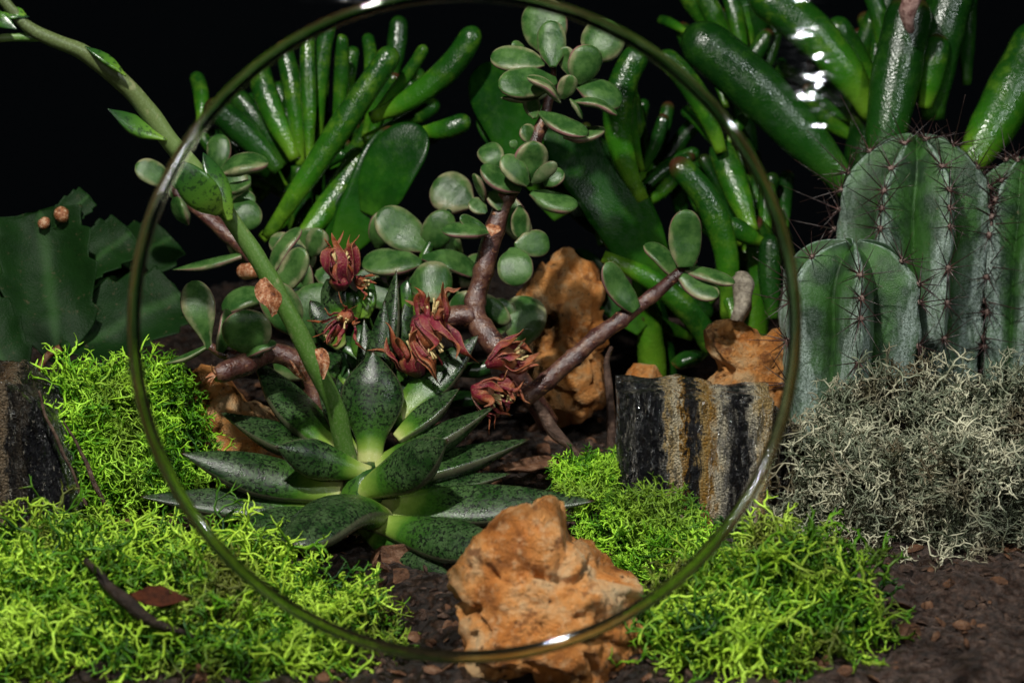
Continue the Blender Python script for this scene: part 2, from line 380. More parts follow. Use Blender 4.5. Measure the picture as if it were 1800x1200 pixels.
M = dict(ros=m_rosette(), jade=m_jade(), stem=m_stem(), stalk=m_stalk(), bract=m_bract(), petal=m_petal(), dry=m_orange(), stamen=m_stamen(),
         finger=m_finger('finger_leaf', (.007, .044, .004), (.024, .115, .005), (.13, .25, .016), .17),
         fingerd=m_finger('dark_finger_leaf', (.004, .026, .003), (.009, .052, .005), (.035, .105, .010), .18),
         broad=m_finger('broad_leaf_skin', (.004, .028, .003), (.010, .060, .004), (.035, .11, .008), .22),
         cactus=m_cactus(), spine=m_spine(), areole=m_areole(), rock=m_rock(), band=m_band('banded_stone', -1.37, 1.37, [(.0, BK), (.10, BK2), (.12, GRY), (.14, BK), (.28, BK), (.31, GRY), (.335, TAN), (.40, CRM), (.43, OCH), (.455, BK), (.52, BK2), (.55, TAN), (.60, OCH), (.66, CRM), (.72, GRY), (.75, BK), (.83, BK), (.855, GRY), (.90, CRM), (.95, TAN)]), band2=m_band('dark_banded_stone', -1.1, 1.1, [(0, BK), (.30, (.05, .035, .022)), (.38, (.16, .10, .055)), (.46, (.20, .15, .10)), (.50, BK), (.60, (.05, .04, .03)), (.66, BK), (.80, BK2), (1, BK)]), soil=m_soil(), bark=m_bark(),
         twig=m_bark('twig_bark', (.020, .011, .008), (.070, .040, .028), (.20, .13, .095)),
         perl=m_plain('perlite', (.22, .25, .20), (.50, .52, .44)), hol=m_holiday(), glass=m_glass(), rim=m_rim(),
         moss=m_moss('green_moss', (.006, .050, .002), (.095, .29, .006), (.38, .70, .035), (.07, .075, .012, .6)),
         mossf=m_moss('yellow_moss', (.005, .045, .002), (.080, .23, .005), (.40, .62, .04), (.075, .065, .014, .85)),
         lich=m_moss('grey_lichen', (.045, .055, .028), (.20, .225, .15), (.50, .48, .34), (.075, .045, .018, .8), 1.3),
         core=m_core('moss_core', (.012, .020, .004)), lcore=m_core('lichen_core', (.022, .016, .010)),  # added inner cores, kept dark: shade between fronds put into the colour
         crust=m_plain('withered_crust', (.12, .055, .05), (.42, .27, .24), 9), dktwig=m_bark('dark_twig_bark', (.006, .004, .003), (.022, .013, .009), (.06, .04, .03)), greyt=m_plain('dry_twig', (.12, .10, .075), (.30, .26, .20), 12))

# ------------------------------------------------------------------ the globe
GC = P(818, 573, 43.9); GR = 15.5
HR = 4.235
def globe():
    n = nrm(CAM + 0*GC - GC); n = nrm(P(818, 573, 29.0)-GC)
    a = nrm(np.cross(n, np.array([0, 0, 1.0]))); b = np.cross(a, n)
    t0 = math.asin(HR/GR); NP, NS = 72, 128
    v = []; f = []
    for i in range(NP):
        th = t0+(math.pi-t0)*(i/(NP-1))*.998
        for j in range(NS):
            ph = 2*math.pi*j/NS
            v.append(GC+GR*(n*math.cos(th)+(a*math.cos(ph)+b*math.sin(ph))*math.sin(th)))
    for i in range(NP-1):
        for j in range(NS):
            f.append((i*NS+j, i*NS+(j+1) % NS, (i+1)*NS+(j+1) % NS, (i+1)*NS+j))
    v = np.array(v); base = GC-np.array([0, 0, GR])
    T = Thing('terrarium', base, 'clear glass globe terrarium with a big round opening framed by a thick glass rim', 'terrarium')
    T.part('globe', (v, f, None), M['glass'])
    rc = GC+n*GR*math.cos(t0); v = []; f = []; NB = 24; NS = 160
    for j in range(NS):
        ph = 2*math.pi*j/NS; e = a*math.cos(ph)+b*math.sin(ph)
        wob = 1+.02*math.sin(3*ph+1)
        for k in range(NB):
            q = 2*math.pi*k/NB
            v.append(rc+e*(HR-.02+.088*wob*math.cos(q))+n*(.085*math.sin(q)))
    for j in range(NS):
        for k in range(NB):
            f.append((j*NB+k, j*NB+(k+1) % NB, ((j+1) % NS)*NB+(k+1) % NB, ((j+1) % NS)*NB+k))
    T.part('rim', (np.array(v), f, None), M['rim'])
globe()

# ------------------------------------------------------------------ soil
def soil_h(x, y):
    h = .55*fbm((x, y, 0), .35, 4, 2.)+.22*fbm((x, y, 0), 1.6, 4, 7.)
    h += .6*max(0, (x-4.5))*.12
    return h-.55+.10*(1-abs(fbm((x, y, 0), 3.1, 3, 4.))*2.5)
def soil():
    N = 250; Rg = 14.6; v = []; f = []; ok = {}
    for i in range(N):
        for j in range(N):
            x = GC[0]+(i/(N-1)*2-1)*Rg; y = GC[1]+(j/(N-1)*2-1)*Rg
            if (x-GC[0])**2+(y-GC[1])**2 < Rg*Rg:
                ok[i, j] = len(v); v.append((x, y, soil_h(x, y)))
    for i in range(N-1):
        for j in range(N-1):
            q = [(i, j), (i+1, j), (i+1, j+1), (i, j+1)]
            if all(k in ok for k in q): f.append(tuple(ok[k] for k in q))
    tag(mk('soil', (np.array(v), f, None), M['soil']), kind='structure')
soil()
def bits(n, xr, yr, smin, smax, mat, name, label, cat):
    parts = []
    for _ in range(n):
        x = random.uniform(*xr); y = random.uniform(*yr)
        if (x-GC[0])**2+(y-GC[1])**2 > 13.3**2: continue
        s = random.uniform(smin, smax); c = np.array([x, y, soil_h(x, y)+s*.15])
        ax = nrm(rng.normal(size=3)*[1, 1, .35]); up = nrm(rng.normal(size=3)+[0, 0, 1.5])
        p = smooth_path([c-ax*s, c+up*s*.15, c+ax*s], 5)
        ww = np.array([.35, .8, 1, .7, .3])*s*random.uniform(.35, .9)*(1+.4*rng.random(5))
        parts.append(sweep(p, ww, ww*random.uniform(.2, .6), up, K=6, lump=s*.30))
    tag(mk(name, join(parts), mat, smooth=False), label, cat, kind='stuff')
bits(900, (-8, 9), (-7.5, 9), .05, .20, M['bark'], 'bark_mulch', 'loose dark brown bark crumbs strewn over the soil', 'mulch')
bits(1500, (-8, 9.5), (-8, 5), .03, .11, M['twig'], 'grit', 'fine grit and crumbs lying on the dark soil', 'grit')

# ------------------------------------------------------------------ leaves and stems
PROF = {
    'rosette': ([0, .12, .28, .45, .58, .70, .81, .90, .96, 1], [.40, .46, .70, .95, 1.0, .86, .60, .31, .12, .01]),
    'long':    ([0, .15, .35, .52, .68, .82, .92, .97, 1], [.50, .70, .95, 1.0, .82, .50, .24, .10, .01]),
    'oval':    ([0, .10, .25, .45, .62, .78, .9, .97, 1], [.45, .66, .90, 1.0, .99, .86, .62, .34, .03]),
    'spoon':   ([0, .12, .28, .45, .62, .76, .88, .96, 1], [.20, .26, .52, .84, 1.0, .97, .76, .46, .03]),
    'round':   ([0, .10, .25, .42, .60, .76, .89, .96, 1], [.22, .45, .80, .97, 1.0, .90, .66, .40, .03]),
    'upright': ([0, .12, .24, .36, .48, .60, .72, .83, .92, .97, 1], [.40, .40, .48, .72, .93, 1.0, .88, .60, .28, .10, .01]),
    'bud':     ([0, .15, .35, .6, .8, .93, 1], [.45, .75, 1, .95, .68, .36, .02]),
    'egg':     ([0, .08, .2, .4, .6, .78, .9, .97, 1], [.25, .45, .78, 1, .95, .70, .40, .14, .02]),
    'sharp':   ([0, .15, .35, .55, .75, .9, 1], [.12, .45, .92, 1, .66, .25, .02]),
    'petal':   ([0, .2, .45, .65, .82, .93, 1], [.45, .8, 1.0, .72, .40, .22, .03]),
}
def leaf_mesh(b, tip, wid, n, prof='spoon', thick=.28, bend=0.0, cup=.15, M_=18, K=14, side=0.0, fold=0.0, lump=0.0):
    b = np.asarray(b); tip = np.asarray(tip); n = np.asarray(n, float)
    ax = tip-b; L = np.linalg.norm(ax); a = ax/L
    n = n-a*np.dot(n, a); n = n/(np.linalg.norm(n)+1e-6); s = np.cross(a, n)
    mid = (b+tip)/2+n*bend*L+s*side*L
    ts = (1-np.cos(np.linspace(0, math.pi, M_)))/2; ts = .5*ts+.5*np.linspace(0, 1, M_)
    p = smooth_path([b, mid, tip], M_, ts)
    xs, ys = PROF[prof]; fine = np.linspace(0, 1, 200); yy = np.interp(fine, xs, ys)
    k = np.ones(17)/17; yp = np.convolve(np.pad(yy, 8, mode='edge'), k, 'valid'); yp[-8:] = yy[-8:]
    if prof in ('spoon', 'oval', 'round'):
        cap = np.sqrt(np.clip(1-((fine-.62)/.38)**2, 0, 1)); yp = np.where(fine > .62, np.maximum(cap, .02)*yp[int(.62*199)], yp)
    hw = np.interp(ts, fine, yp)*wid/2
    th = np.minimum(hw, wid/2*.9)*thick*(1.25-.4*ts)
    th = np.maximum(th, hw*.10)
    return sweep(p, hw, th*.75, n, K=K, cup=cup, ts=ts, thb=th*1.25, fold=fold, lump=lump)

def tube_mesh(pts, rad, K=12, n=28, ts=None, lump=0.0, nodes=None, hint=None):
    if ts is None: ts = np.linspace(0, 1, n)
    p = smooth_path(pts, len(ts), ts)
    xs = np.linspace(0, 1, len(rad)); r = np.interp(ts, xs, rad)
    if nodes is not None:
        for q in nodes: r = r*(1+.16*np.exp(-((ts-q)/.012)**2))
    h = hint if hint is not None else V(.13, .21, 1)
    return sweep(p, r, r, h, K=K, ts=ts, lump=lump)

def finger_mesh(b, tip, wid, bow=(0, 0), flat=1.0, blunt=1.0, basew=.62):
    b = np.asarray(b); tip = np.asarray(tip); ax = tip-b; L = np.linalg.norm(ax); a = ax/L
    s = np.cross(a, V(0, 0, 1)); s /= np.linalg.norm(s); u = np.cross(s, a)
    mid = (b+tip)/2+s*bow[0]*L+u*bow[1]*L
    m2 = b*.25+tip*.75+s*bow[0]*L*.8+u*bow[1]*L*.8
    m1 = b*.75+tip*.25+s*bow[0]*L*.7+u*bow[1]*L*.7
    M_ = 26; ts = np.concatenate([np.linspace(0, .86, 17), .86+.14*np.sin(np.linspace(0, math.pi/2, 10))[1:]])
    p = smooth_path([b, m1, mid, m2, tip], len(ts), ts)
    r = np.interp(ts, [0, .1, .3, .6, .86, 1], [basew*.9, basew, .84, 1.0, .93, .9])*wid/2
    endk = np.clip((ts-(1-wid*.5*blunt/L))/(wid*.5*blunt/L), 0, 1)
    r = r*np.sqrt(np.clip(1-endk**2, .003, 1))
    return sweep(p, r, r*flat, V(random.uniform(-.2, .2), .15, 1), K=16, ts=ts, lump=.02*wid)

# ------------------------------------------------------------------ rosette with flower stalk and dried flowers
RB = P(645, 870, 39.8)
ros = Thing('rosette_succulent', RB, 'dark green speckled rosette succulent with pointed leaves and a long leaning flower stalk', 'succulent')
# base px,py,depth, tip px,py,depth, width px, normal(r,u,t), profile, bend, cup
RL = [
 (650, 740, 40.6, 697, 474, 40.9, 56, (-.5, .1, .8), 'long', -.02, .10),
 (652, 745, 40.4, 676, 528, 40.5, 56, (-.2, .2, .9), 'long', .0, .02),
 (690, 740, 40.7, 722, 497, 41.2, 40, (.5, .2, .8), 'long', .03, .10),
 (692, 738, 40.0, 842, 588, 40.4, 70, (-.25, .35, .9), 'long', -.04, .22),
 (598, 800, 39.7, 445, 628, 41.2, 80, (.45, .35, .8), 'long', -.05, .12),
 (610, 815, 39.6, 386, 724, 40.6, 70, (.2, .75, .6), 'long', -.05, .16),
 (650, 815, 39.5, 656, 616, 39.7, 118, (0, .1, 1), 'upright', -.05, -.02),
 (630, 690, 40.6, 560, 600, 41.6, 60, (.3, .3, .8), 'oval', 0, .1),
 (648, 700, 40.6, 600, 618, 41.3, 34, (.3, .2, .8), 'rosette', 0, .1),
 (698, 772, 39.7, 808, 682, 39.9, 52, (-.4, .6, .7), 'long', -.05, .25),
 (645, 830, 39.4, 870, 714, 39.7, 72, (-.35, .85, .45), 'long', -.06, .18),
 (660, 855, 39.4, 932, 771, 39.9, 72, (-.2, .85, .5), 'long', -.03, .18),
 (600, 865, 39.3, 318, 796, 38.9, 88, (.1, .55, .8), 'long', -.05, .05),
 (650, 832, 39.2, 484, 784, 38.4, 74, (.15, .2, 1), 'oval', -.10, -.05),
 (622, 868, 39.1, 789, 772, 37.9, 94, (-.35, .35, .9), 'rosette', -.08, -.08),
 (640, 895, 39.3, 1046, 880, 38.6, 88, (0, .62, .75), 'long', -.02, .05),
 (600, 900, 39.3, 245, 872, 38.9, 66, (.05, .6, .75), 'long', -.02, .10),
 (635, 800, 39.8, 560, 690, 40.4, 44, (.4, .5, .8), 'long', .02, .10),
 (640, 780, 40.3, 592, 660, 40.8, 50, (.3, .3, .9), 'long', .02, .05),
 (620, 740, 40.9, 540, 655, 41.3, 46, (.3, .4, .8), 'long', .02, .05),
 (672, 760, 40.2, 742, 640, 40.5, 46, (-.3, .3, .9), 'long', .02, .05),
 (655, 740, 40.7, 640, 560, 41.0, 44, (.1, .2, .9), 'long', .0, .05),
 (650, 880, 39.4, 900, 832, 39.5, 56, (-.1, .8, .5), 'long', -.02, .12),
 (650, 915, 38.6, 905, 972, 36.9, 92, (0, .55, .85), 'oval', -.02, .02),
 (600, 915, 39.0, 385, 945, 37.4, 90, (.1, .7, .75), 'long', .0, .05),
 (655, 885, 39.0, 538, 952, 36.9, 104, (.42, .60, .75), 'oval', .06, -.12),
 (640, 925, 38.9, 790, 1012, 37.4, 70, (0, .5, .85), 'long', -.02, .02),
]
for (bx, by, bd, tx, ty, td, wd, n, pr, bd_, cp) in RL:
    if ty == 952: continue
    face = n[2] >= .8
    ros.part('leaf', leaf_mesh(P(bx, by, bd), P(tx, ty, td), W(wd*.97, (bd+td)/2), V(*n), 'rosette' if pr == 'oval' and wd < 95 else pr, .62, bd_*.6, cp-.08 if face else cp+.12, M_=26, K=20), M['ros'])
# front leaf that points at the viewer
ros.part('leaf', leaf_mesh(P(668, 900, 39.0), P(512, 962, 36.4), W(118, 38), V(-.10, .95, .55), 'oval', .50, .12, -.12, M_=26, K=20), M['ros'])
ros.part('neck', tube_mesh([P(618, 905, 39.5), P(632, 880, 39.3), P(645, 850, 39.3), P(655, 815, 39.6)], [W(26, 39), W(40, 39), W(36, 39), W(12, 39)], n=12, lump=.04), M['bract'])
ros.part('root_neck', tube_mesh([P(640, 925, 39.9), P(645, 880, 39.8), P(648, 820, 39.9)], [W(56, 39.9), W(62, 39.9), W(34, 39.9)], n=10), M['bract'])
# pale young leaves round the neck
for bx, by, tx, ty, wd, d in ((628, 790, 604, 618, 26, 40.6), (700, 640, 600, 590, 30, 41.2), (610, 640, 640, 600, 26, 41.3), (700, 720, 690, 760, 34, 39.8)):
    ros.part('young_leaf', leaf_mesh(P(bx, by, d), P(tx, ty, d+.3), W(wd, d), V(random.uniform(-.4, .4), .3, .9), 'rosette', .4, .05, .15), M['bract'])
SP = [P(612, 815, 39.4), P(588, 715, 39.0), P(540, 615, 38.6), (P(480, 500, 38.3)), P(420, 405, 38.0), P(368, 330, 37.7), P(300, 250, 37.3), P(235, 165, 36.9), P(150, 95, 36.5), P(50, 48, 36.1), P(-40, -60, 35.8)]
stalk = ros.part('flower_stalk', tube_mesh(SP, [W(x, 38) for x in (18, 17.5, 17, 16.5, 15.5, 15, 17, 16, 14, 10.5, 8)], K=18, n=90, lump=.02), M['stalk'])
ros.part('side_shoot', tube_mesh([P(70, 66, 36.2), P(20, 66, 36.2), P(-40, 72, 36.2)], [W(8, 36), W(7.5, 36), W(7, 36)], K=12, n=12), M['stalk'], stalk)
for (bx, by, bd, tx, ty, td, wd, n, bend) in [
    (386, 374, 37.2, 305, 281, 36.7, 66, (-.3, .2, 1), .05), (404, 388, 37.5, 357, 268, 37.5, 44, (.55, .2, .8), .05),
    (293, 246, 37.1, 189, 191, 36.8, 40, (-.1, .5, .8), -.06), (222, 134, 36.5, 146, 80, 36.4, 26, (.5, .6, .6), .05),
    (48, 30, 36.0, 10, 15, 36.0, 24, (.3, .5, .8), .0), (-10, 30, 36.0, 52, 30, 36.0, 22, (.3, .6, .8), .08), (-30, 20, 36, 30, 52, 35.8, 30, (-.2, .3, 1), .05)]:
    ros.part('bract', leaf_mesh(P(bx, by, bd), P(tx, ty, td), W(wd, bd), V(*n), 'egg' if wd > 40 else 'sharp', .5, bend, .1, K=16), M['bract'], stalk)
ros.part('dry_bract', leaf_mesh(P(490, 548, 37.9), P(452, 484, 37.7), W(34, 38), V(.1, .2, 1), 'egg', .2, .10, .9, K=14, lump=.16), M['dry'], stalk)
ros.part('dry_bract', leaf_mesh(P(572, 660, 38.3), P(556, 612, 38.3), W(26, 38), V(.4, .1, 1), 'sharp', .2, .22, .9, K=14, lump=.14), M['dry'], stalk)
for k in range(4):
    ros.part('dry_bract', leaf_mesh(P(538, 668, 39.2), P(500+k*8, 640+k*1-8*(k % 2), 39.0+.1*k), W(11, 39), V(.2*k-.3, .3, 1), 'petal', .3, .08, .2, K=8, lump=.03), M['dry'], stalk)

# flower head: second, short stalk behind the upright leaves
fs = ros.part('flower_head_stalk', tube_mesh([P(655, 760, 40.4), P(665, 660, 41.2), P(640, 560, 41.6), P(615, 520, 41.4), P(600, 490, 41.2)], [W(x, 41) for x in (15, 13, 12, 10, 8)], K=12, n=30), M['bract'])
ros.part('stalk_branch', tube_mesh([P(668, 680, 41.0), P(730, 650, 40.9), P(800, 650, 40.9), P(840, 650, 40.9), P(860, 645, 40.9)], [W(x, 41) for x in (13, 12, 12, 15, 15)], K=12, n=24), M['bract'], fs)
ros.part('stalk_branch', tube_mesh([P(665, 690, 41.0), P(740, 690, 41.0), P(800, 700, 40.9), P(850, 700, 40.9)], [W(x, 41) for x in (10, 12, 15, 16)], K=12, n=24), M['bract'], fs)
for bx, by, tx, ty, wd in ((640, 560, 648, 488, 42), (705, 560, 716, 492, 34), (606, 560, 575, 490, 56), (600, 610, 545, 528, 50), (650, 640, 630, 570, 50), (690, 575, 682, 640, 36), (648, 640, 590, 598, 24), (640, 690, 602, 618, 36), (625, 560, 612, 505, 36)):
    g = wd in (56, 50) and bx < 630
    ros.part('young_leaf', leaf_mesh(P(bx, by, 41.2), P(tx, ty, 41.2+random.uniform(-.3, .3)), W(wd, 41), V(random.uniform(-.3, .3), .2, .9), 'bud', .6, .05, .0, K=14), M['ros'] if g else M['bract'], fs)

def flower(c, ax, size, npet, spread, seed, cut=0.0, extra=()):
    """c: flower base; ax: axis; size: petal length (cm)"""
    rs = random.Random(seed); ax = nrm(np.asarray(ax)); s = nrm(np.cross(ax, V(.3, .2, 1))); u = np.cross(s, ax)
    cup = ros.part('dried_flower', tube_mesh([c-ax*size*.12, c+ax*size*.10, c+ax*size*.34, c+ax*size*.5], [size*.08, size*.23, size*.24, size*.12], K=12, n=10, lump=size*.10), M['petal'], None)
    size = size*.9
    for k in range(npet):
        ph = 2*math.pi*k/npet+rs.uniform(-.3, .3); e = s*math.cos(ph)+u*math.sin(ph)
        L = size*rs.uniform(.8, 1.3); sp = spread*rs.uniform(.4, 1.5)
        b = c+ax*size*.05+e*size*.14
        m1 = b+ax*L*.40+e*size*(.16+.12*sp)
        m2 = b+ax*L*.72+e*size*(.10+.35*sp)
        tip = b+ax*L*(1.0-.35*sp)+e*size*(.05+.80*sp)+s*rs.uniform(-.2, .2)*size+u*rs.uniform(-.2, .2)*size
        n_ = 16; ts = np.linspace(0, 1, n_); p = smooth_path([b, m1, m2, tip], n_, ts)
        xs, ys = PROF['petal']; wd = size*rs.uniform(.06, .13); hw = np.interp(ts, xs, ys)*wd
        hw = hw*(1-.35*rs.random()*np.sin(ts*math.pi*rs.choice([1, 2])))
        ros.part('petal', sweep(p, hw, np.maximum(hw*.16, .006), e, K=10, cup=.9*rs.choice([-1, 1, 1]), ts=ts, lump=size*.21), M['petal'], cup)
    pr = []
    for k in range(9):
        ph = rs.uniform(0, 6.28); e = s*math.cos(ph)+u*math.sin(ph); b = c+ax*size*.25
        pr.append(tube_mesh([b, b+ax*size*.3+e*size*.10, b+ax*size*rs.uniform(.42, .62)+e*size*rs.uniform(.1, .25)], [.012, .012, .022], K=5, n=5))
    ros.part('stamens', join(pr), M['stamen'], cup)
flower(P(600, 505, 40.7), V(-.02, 1, .15), W(88, 41), 8, .22, 1)
flower(P(628, 478+12, 41.0), V(.5, -.3, .6), W(40, 41), 5, .5, 2)
flower(P(612, 552, 40.2), V(-.25, -.35, .9), W(58, 40), 8, .9, 3)
flower(P(600, 568, 40.3), V(-.45, -.6, .3), W(58, 40), 4, .35, 9)
flower(P(735, 655, 40.1), V(-.42, .9, .25), W(92, 40), 8, .30, 4)
flower(P(765, 590, 40.2), V(-.15, .95, .3), W(86, 40), 8, .45, 5)
flower(P(735, 560, 40.1), V(.50, -.80, .35), W(110, 40), 6, .25, 6)
flower(P(868, 640, 40.3), V(.93, .38, .15), W(84, 40), 9, .30, 7)
flower(P(838, 682, 40.3), V(.70, -.40, .4), W(74, 40), 8, .75, 8)
flower(P(885, 665, 40.5), V(.35, -.85, .2), W(62, 40), 5, .4, 10)

# ------------------------------------------------------------------ variegated bush
def add_leaves(T, lst, parent=None, jitter=.45, seed=0):
    rs = random.Random(seed)
    for q in lst:
        bx, by, tx, ty, wd, d = q[:6]
        n = q[6] if len(q) > 6 else (rs.uniform(-jitter, jitter), rs.uniform(-.1, jitter*1.3), 1)
        pr = q[7] if len(q) > 7 else 'round'
        dz = rs.uniform(-.35, .25)
        T.part('leaf', leaf_mesh(P(bx, by, d), P(tx, ty, d+dz), W(wd, d), V(*n), pr, .46, rs.uniform(-.10, .14), rs.uniform(-.08, .20), M_=20, K=18), M['jade'], parent)
bushb = P(945, 735, 42.0)
bush = Thing('elephant_bush', bushb, 'variegated elephant bush with purple brown branches, one upright and one reaching right', 'succulent bush')
MBr = [P(965, 745, 42.2), P(930, 690, 41.8), P(885, 625, 41.6), P(836, 556, 41.9), P(848, 480, 42.0), P(880, 370, 42.0), P(905, 320, 42.0), P(945, 240, 42.2), P(968, 160, 42.3), P(975, 110, 42.4)]
mb = bush.part('branch', tube_mesh(MBr, [W(x, 42) for x in (19, 18, 20, 19, 17, 16.5, 14, 11.5, 8, 5)], K=18, n=90, lump=.03, nodes=(.30, .375, .45, .52, .60, .70, .80, .88)), M['stem'])
bush.part('twig_stub', tube_mesh([P(836, 556, 41.9), P(790, 562, 41.9), P(770, 575, 42.1)], [W(x, 42) for x in (24, 20, 16)], K=14, n=12, lump=.06), M['stem'], mb)
B2 = [P(918, 705, 41.0), P(990, 645, 41.0), P(1050, 592, 41.2), P(1120, 540, 41.4), P(1195, 480, 41.7), P(1222, 455, 41.8)]
b2 = bush.part('branch', tube_mesh(B2, [W(x, 41) for x in (17, 15.5, 15, 13, 10, 6)], K=18, n=70, lump=.025, nodes=(.12, .26, .40, .52, .66, .80, .9)), M['stem'])
top = [(965, 98, 950, -2, 84, 42.7), (972, 118, 968, 36, 52, 42.0), (958, 112, 862, 100, 54, 42.2, (.1, .5, 1)), (978, 142, 876, 152, 62, 42.0, (-.1, .4, 1)), (985, 180, 926, 136, 36, 41.6, (.5, .8, .5)),
       (975, 158, 880, 172, 26, 42.3, (0, .9, .3)), (1015, 148, 1040, 80, 62, 42.0), (1035, 108, 1078, 38, 82, 42.6), (1002, 132, 992, 82, 34, 42.2), (1015, 150, 1094, 182, 62, 42.1, (.2, .6, .9)),
       (988, 174, 1004, 132, 36, 41.5), (1008, 178, 1086, 202, 34, 41.6, (0, .9, .4)), (1002, 174, 1024, 209, 22, 41.5, (.8, .4, .3)), (940, 208, 930, 168, 32, 42.0), (948, 198, 1032, 238, 48, 41.8, (-.1, .8, .5)),
       (990, 240, 1064, 228, 40, 42.2, (0, .8, .6)), (940, 250, 918, 222, 34, 42.2), (925, 95, 900, 75, 22, 42.9)]
mid = [(928, 328, 938, 248, 66, 41.5), (928, 325, 882, 276, 46, 41.3), (915, 335, 846, 292, 52, 41.5, (-.1, .8, .6)), (880, 296, 850, 256, 46, 41.9), (932, 338, 1016, 362, 56, 41.5, (.1, .8, .6)), (935, 322, 978, 286, 26, 41.3, (.7, .6, .3)),
       (955, 326, 990, 300, 36, 41.8), (850, 352, 834, 306, 32, 41.9, (-.7, .2, .6)), (855, 374, 826, 352, 32, 41.9), (878, 370, 862, 336, 32, 41.8), (914, 362, 916, 420, 36, 41.7), (905, 262, 900, 246, 16, 42)]
low = [(860, 408, 776, 405, 44, 41.6, (0, .8, .6)), (856, 404, 808, 382, 26, 41.8), (905, 432, 966, 426, 50, 41.8), (903, 436, 908, 503, 64, 41.7), (752, 438, 664, 372, 74, 43.2), (748, 440, 790, 372, 56, 43.4), (742, 452, 840, 482, 50, 43.0, (0, .7, .7)),
       (742, 462, 636, 462, 60, 43.0, (0, .6, .8)), (720, 500, 796, 500, 78, 42.8, (-.1, .3, 1)), (840, 556, 798, 520, 62, 42.6), (852, 560, 880, 530, 74, 42.8), (915, 610, 925, 520, 80, 43.0), (870, 590, 884, 524, 66, 42.9), (770, 540, 750, 480, 60, 43.2), (770, 500, 810, 540, 40, 43.1),
       (700, 540, 640, 500, 50, 43.2), (830, 360, 762, 320, 80, 44.6), (930, 430, 885, 345, 50, 44.0)]
for L_, s_ in ((top, 1), (mid, 2), (low, 3)): add_leaves(bush, L_, mb, seed=s_)
b2l = [(1205, 470, 1206, 368, 60, 41.5, (.1, .1, 1), 'oval'), (1118, 545, 1064, 462, 50, 41.2, (.4, .2, .8), 'oval'), (1190, 486, 1134, 428, 40, 41.9, (.3, .5, .8), 'oval'), (1206, 474, 1292, 498, 40, 41.7, (0, .8, .5), 'oval'), (1198, 484, 1262, 522, 44, 41.6, (0, .6, .8), 'oval')]
add_leaves(bush, b2l, b2, seed=4)
bush.part('dead_leaf', leaf_mesh(P(868, 395, 41.3), P(862, 416, 41.2), W(28, 41), V(0, .3, 1), 'petal', .2, .1, .4, K=10, lump=.04), M['dry'], mb)
bush.part('stem', tube_mesh([P(735, 560, 43.4), P(742, 470, 43.2), P(752, 438, 43.2), P(790, 370, 43.5)], [W(x, 43) for x in (13, 10, 9, 5)], K=12, n=24), M['bract'])

sp = Thing('elephant_bush', P(470, 700, 40.5), 'low variegated sprig with round leaves and a purple stump left of the flower stalk', 'succulent sprig')
st = sp.part('branch', tube_mesh([P(560, 740, 40.8), P(545, 660, 40.8), P(500, 625, 40.6), P(430, 628, 40.4), P(390, 622, 40.3), P(368, 608, 40.2)], [W(x, 40) for x in (18, 19, 20, 15, 9, 7)], K=16, n=40, lump=.05, nodes=(.6, .8, .93)), M['stem'])
stump = sp.part('cut_stump', tube_mesh([P(470, 622, 40.4), P(430, 640, 39.9), P(394, 654, 39.6), P(378, 659, 39.5)], [W(x, 40) for x in (15, 21, 19, 12)], K=16, n=20, lump=.03), M['stem'], st)
for k in range(6):
    e = V(random.uniform(-1, .2), random.uniform(-1, .6), .3); c = P(382, 658, 39.45)
    sp.part('dry_scale', leaf_mesh(c-e*W(4, 40), c+e*W(22, 40), W(9, 40), V(-.6, .2, .6), 'petal', .3, .1, .2, K=8, lump=.05), M['dry'], stump)
add_leaves(sp, [(368, 614, 338, 493, 62, 40.2, (.1, .1, 1), 'spoon'), (386, 618, 400, 543, 34, 40.0, (.7, .2, .6), 'oval'), (440, 622, 430, 544, 88, 39.9, (.0, .25, 1)), (432, 626, 486, 602, 38, 39.8, (-.4, .8, .5)), (362, 610, 287, 640, 26, 40.0, (-.1, .9, .3), 'long')], st, seed=5)
sp2 = Thing('elephant_bush', P(560, 700, 42.6), 'variegated sprig with pale cream edged leaves leaning left behind the stalk', 'succulent sprig')
s2 = sp2.part('branch', tube_mesh([P(570, 700, 42.8), P(540, 600, 42.6), P(500, 520, 42.5), P(440, 450, 42.6), P(365, 380, 42.8), P(318, 345, 42.9), P(300, 320, 43)], [W(x, 42) for x in (18, 17, 16, 15, 13, 10, 6)], K=14, n=50, lump=.05, nodes=(.3, .45, .6, .75, .88)), M['stem'])
add_leaves(sp2, [(385, 305, 472, 284, 62, 42.6, (.1, .8, .5)), (390, 330, 440, 322, 40, 42.7, (0, .8, .5)), (415, 350, 448, 402, 54, 42.8), (335, 360, 302, 300, 50, 42.9, (-.6, .2, .7)), (300, 322, 238, 290, 46, 43.2), (330, 395, 312, 345, 50, 43.0, (-.7, .2, .5)),
     (425, 448, 302, 474, 36, 42.6, (0, .9, .4), 'long'), (478, 476, 528, 400, 40, 42.4, (-.6, .3, .7), 'oval'), (490, 510, 536, 438, 52, 42.1, (-.3, .2, .9), 'oval'), (478, 520, 390, 545, 60, 42.3, (-.1, .8, .6)), (520, 580, 470, 500, 68, 41.7, (.1, .2, 1), 'oval'), (545, 600, 525, 510, 62, 41.8, (.2, .2, 1), 'oval'),
     (570, 600, 548, 498, 84, 41.8, (-.1, .1, 1), 'oval'), (560, 640, 480, 640, 60, 41.9), (470, 470, 420, 430, 40, 43), (575, 570, 560, 520, 50, 42.6)], s2, seed=6)
sp2.part('bud', tube_mesh([P(420, 482, 42.6), P(430, 478, 42.4), P(446, 474, 42.2), P(452, 472, 42.2)], [.02, .16, .15, .03], n=12, lump=.03), M['dry'], s2)

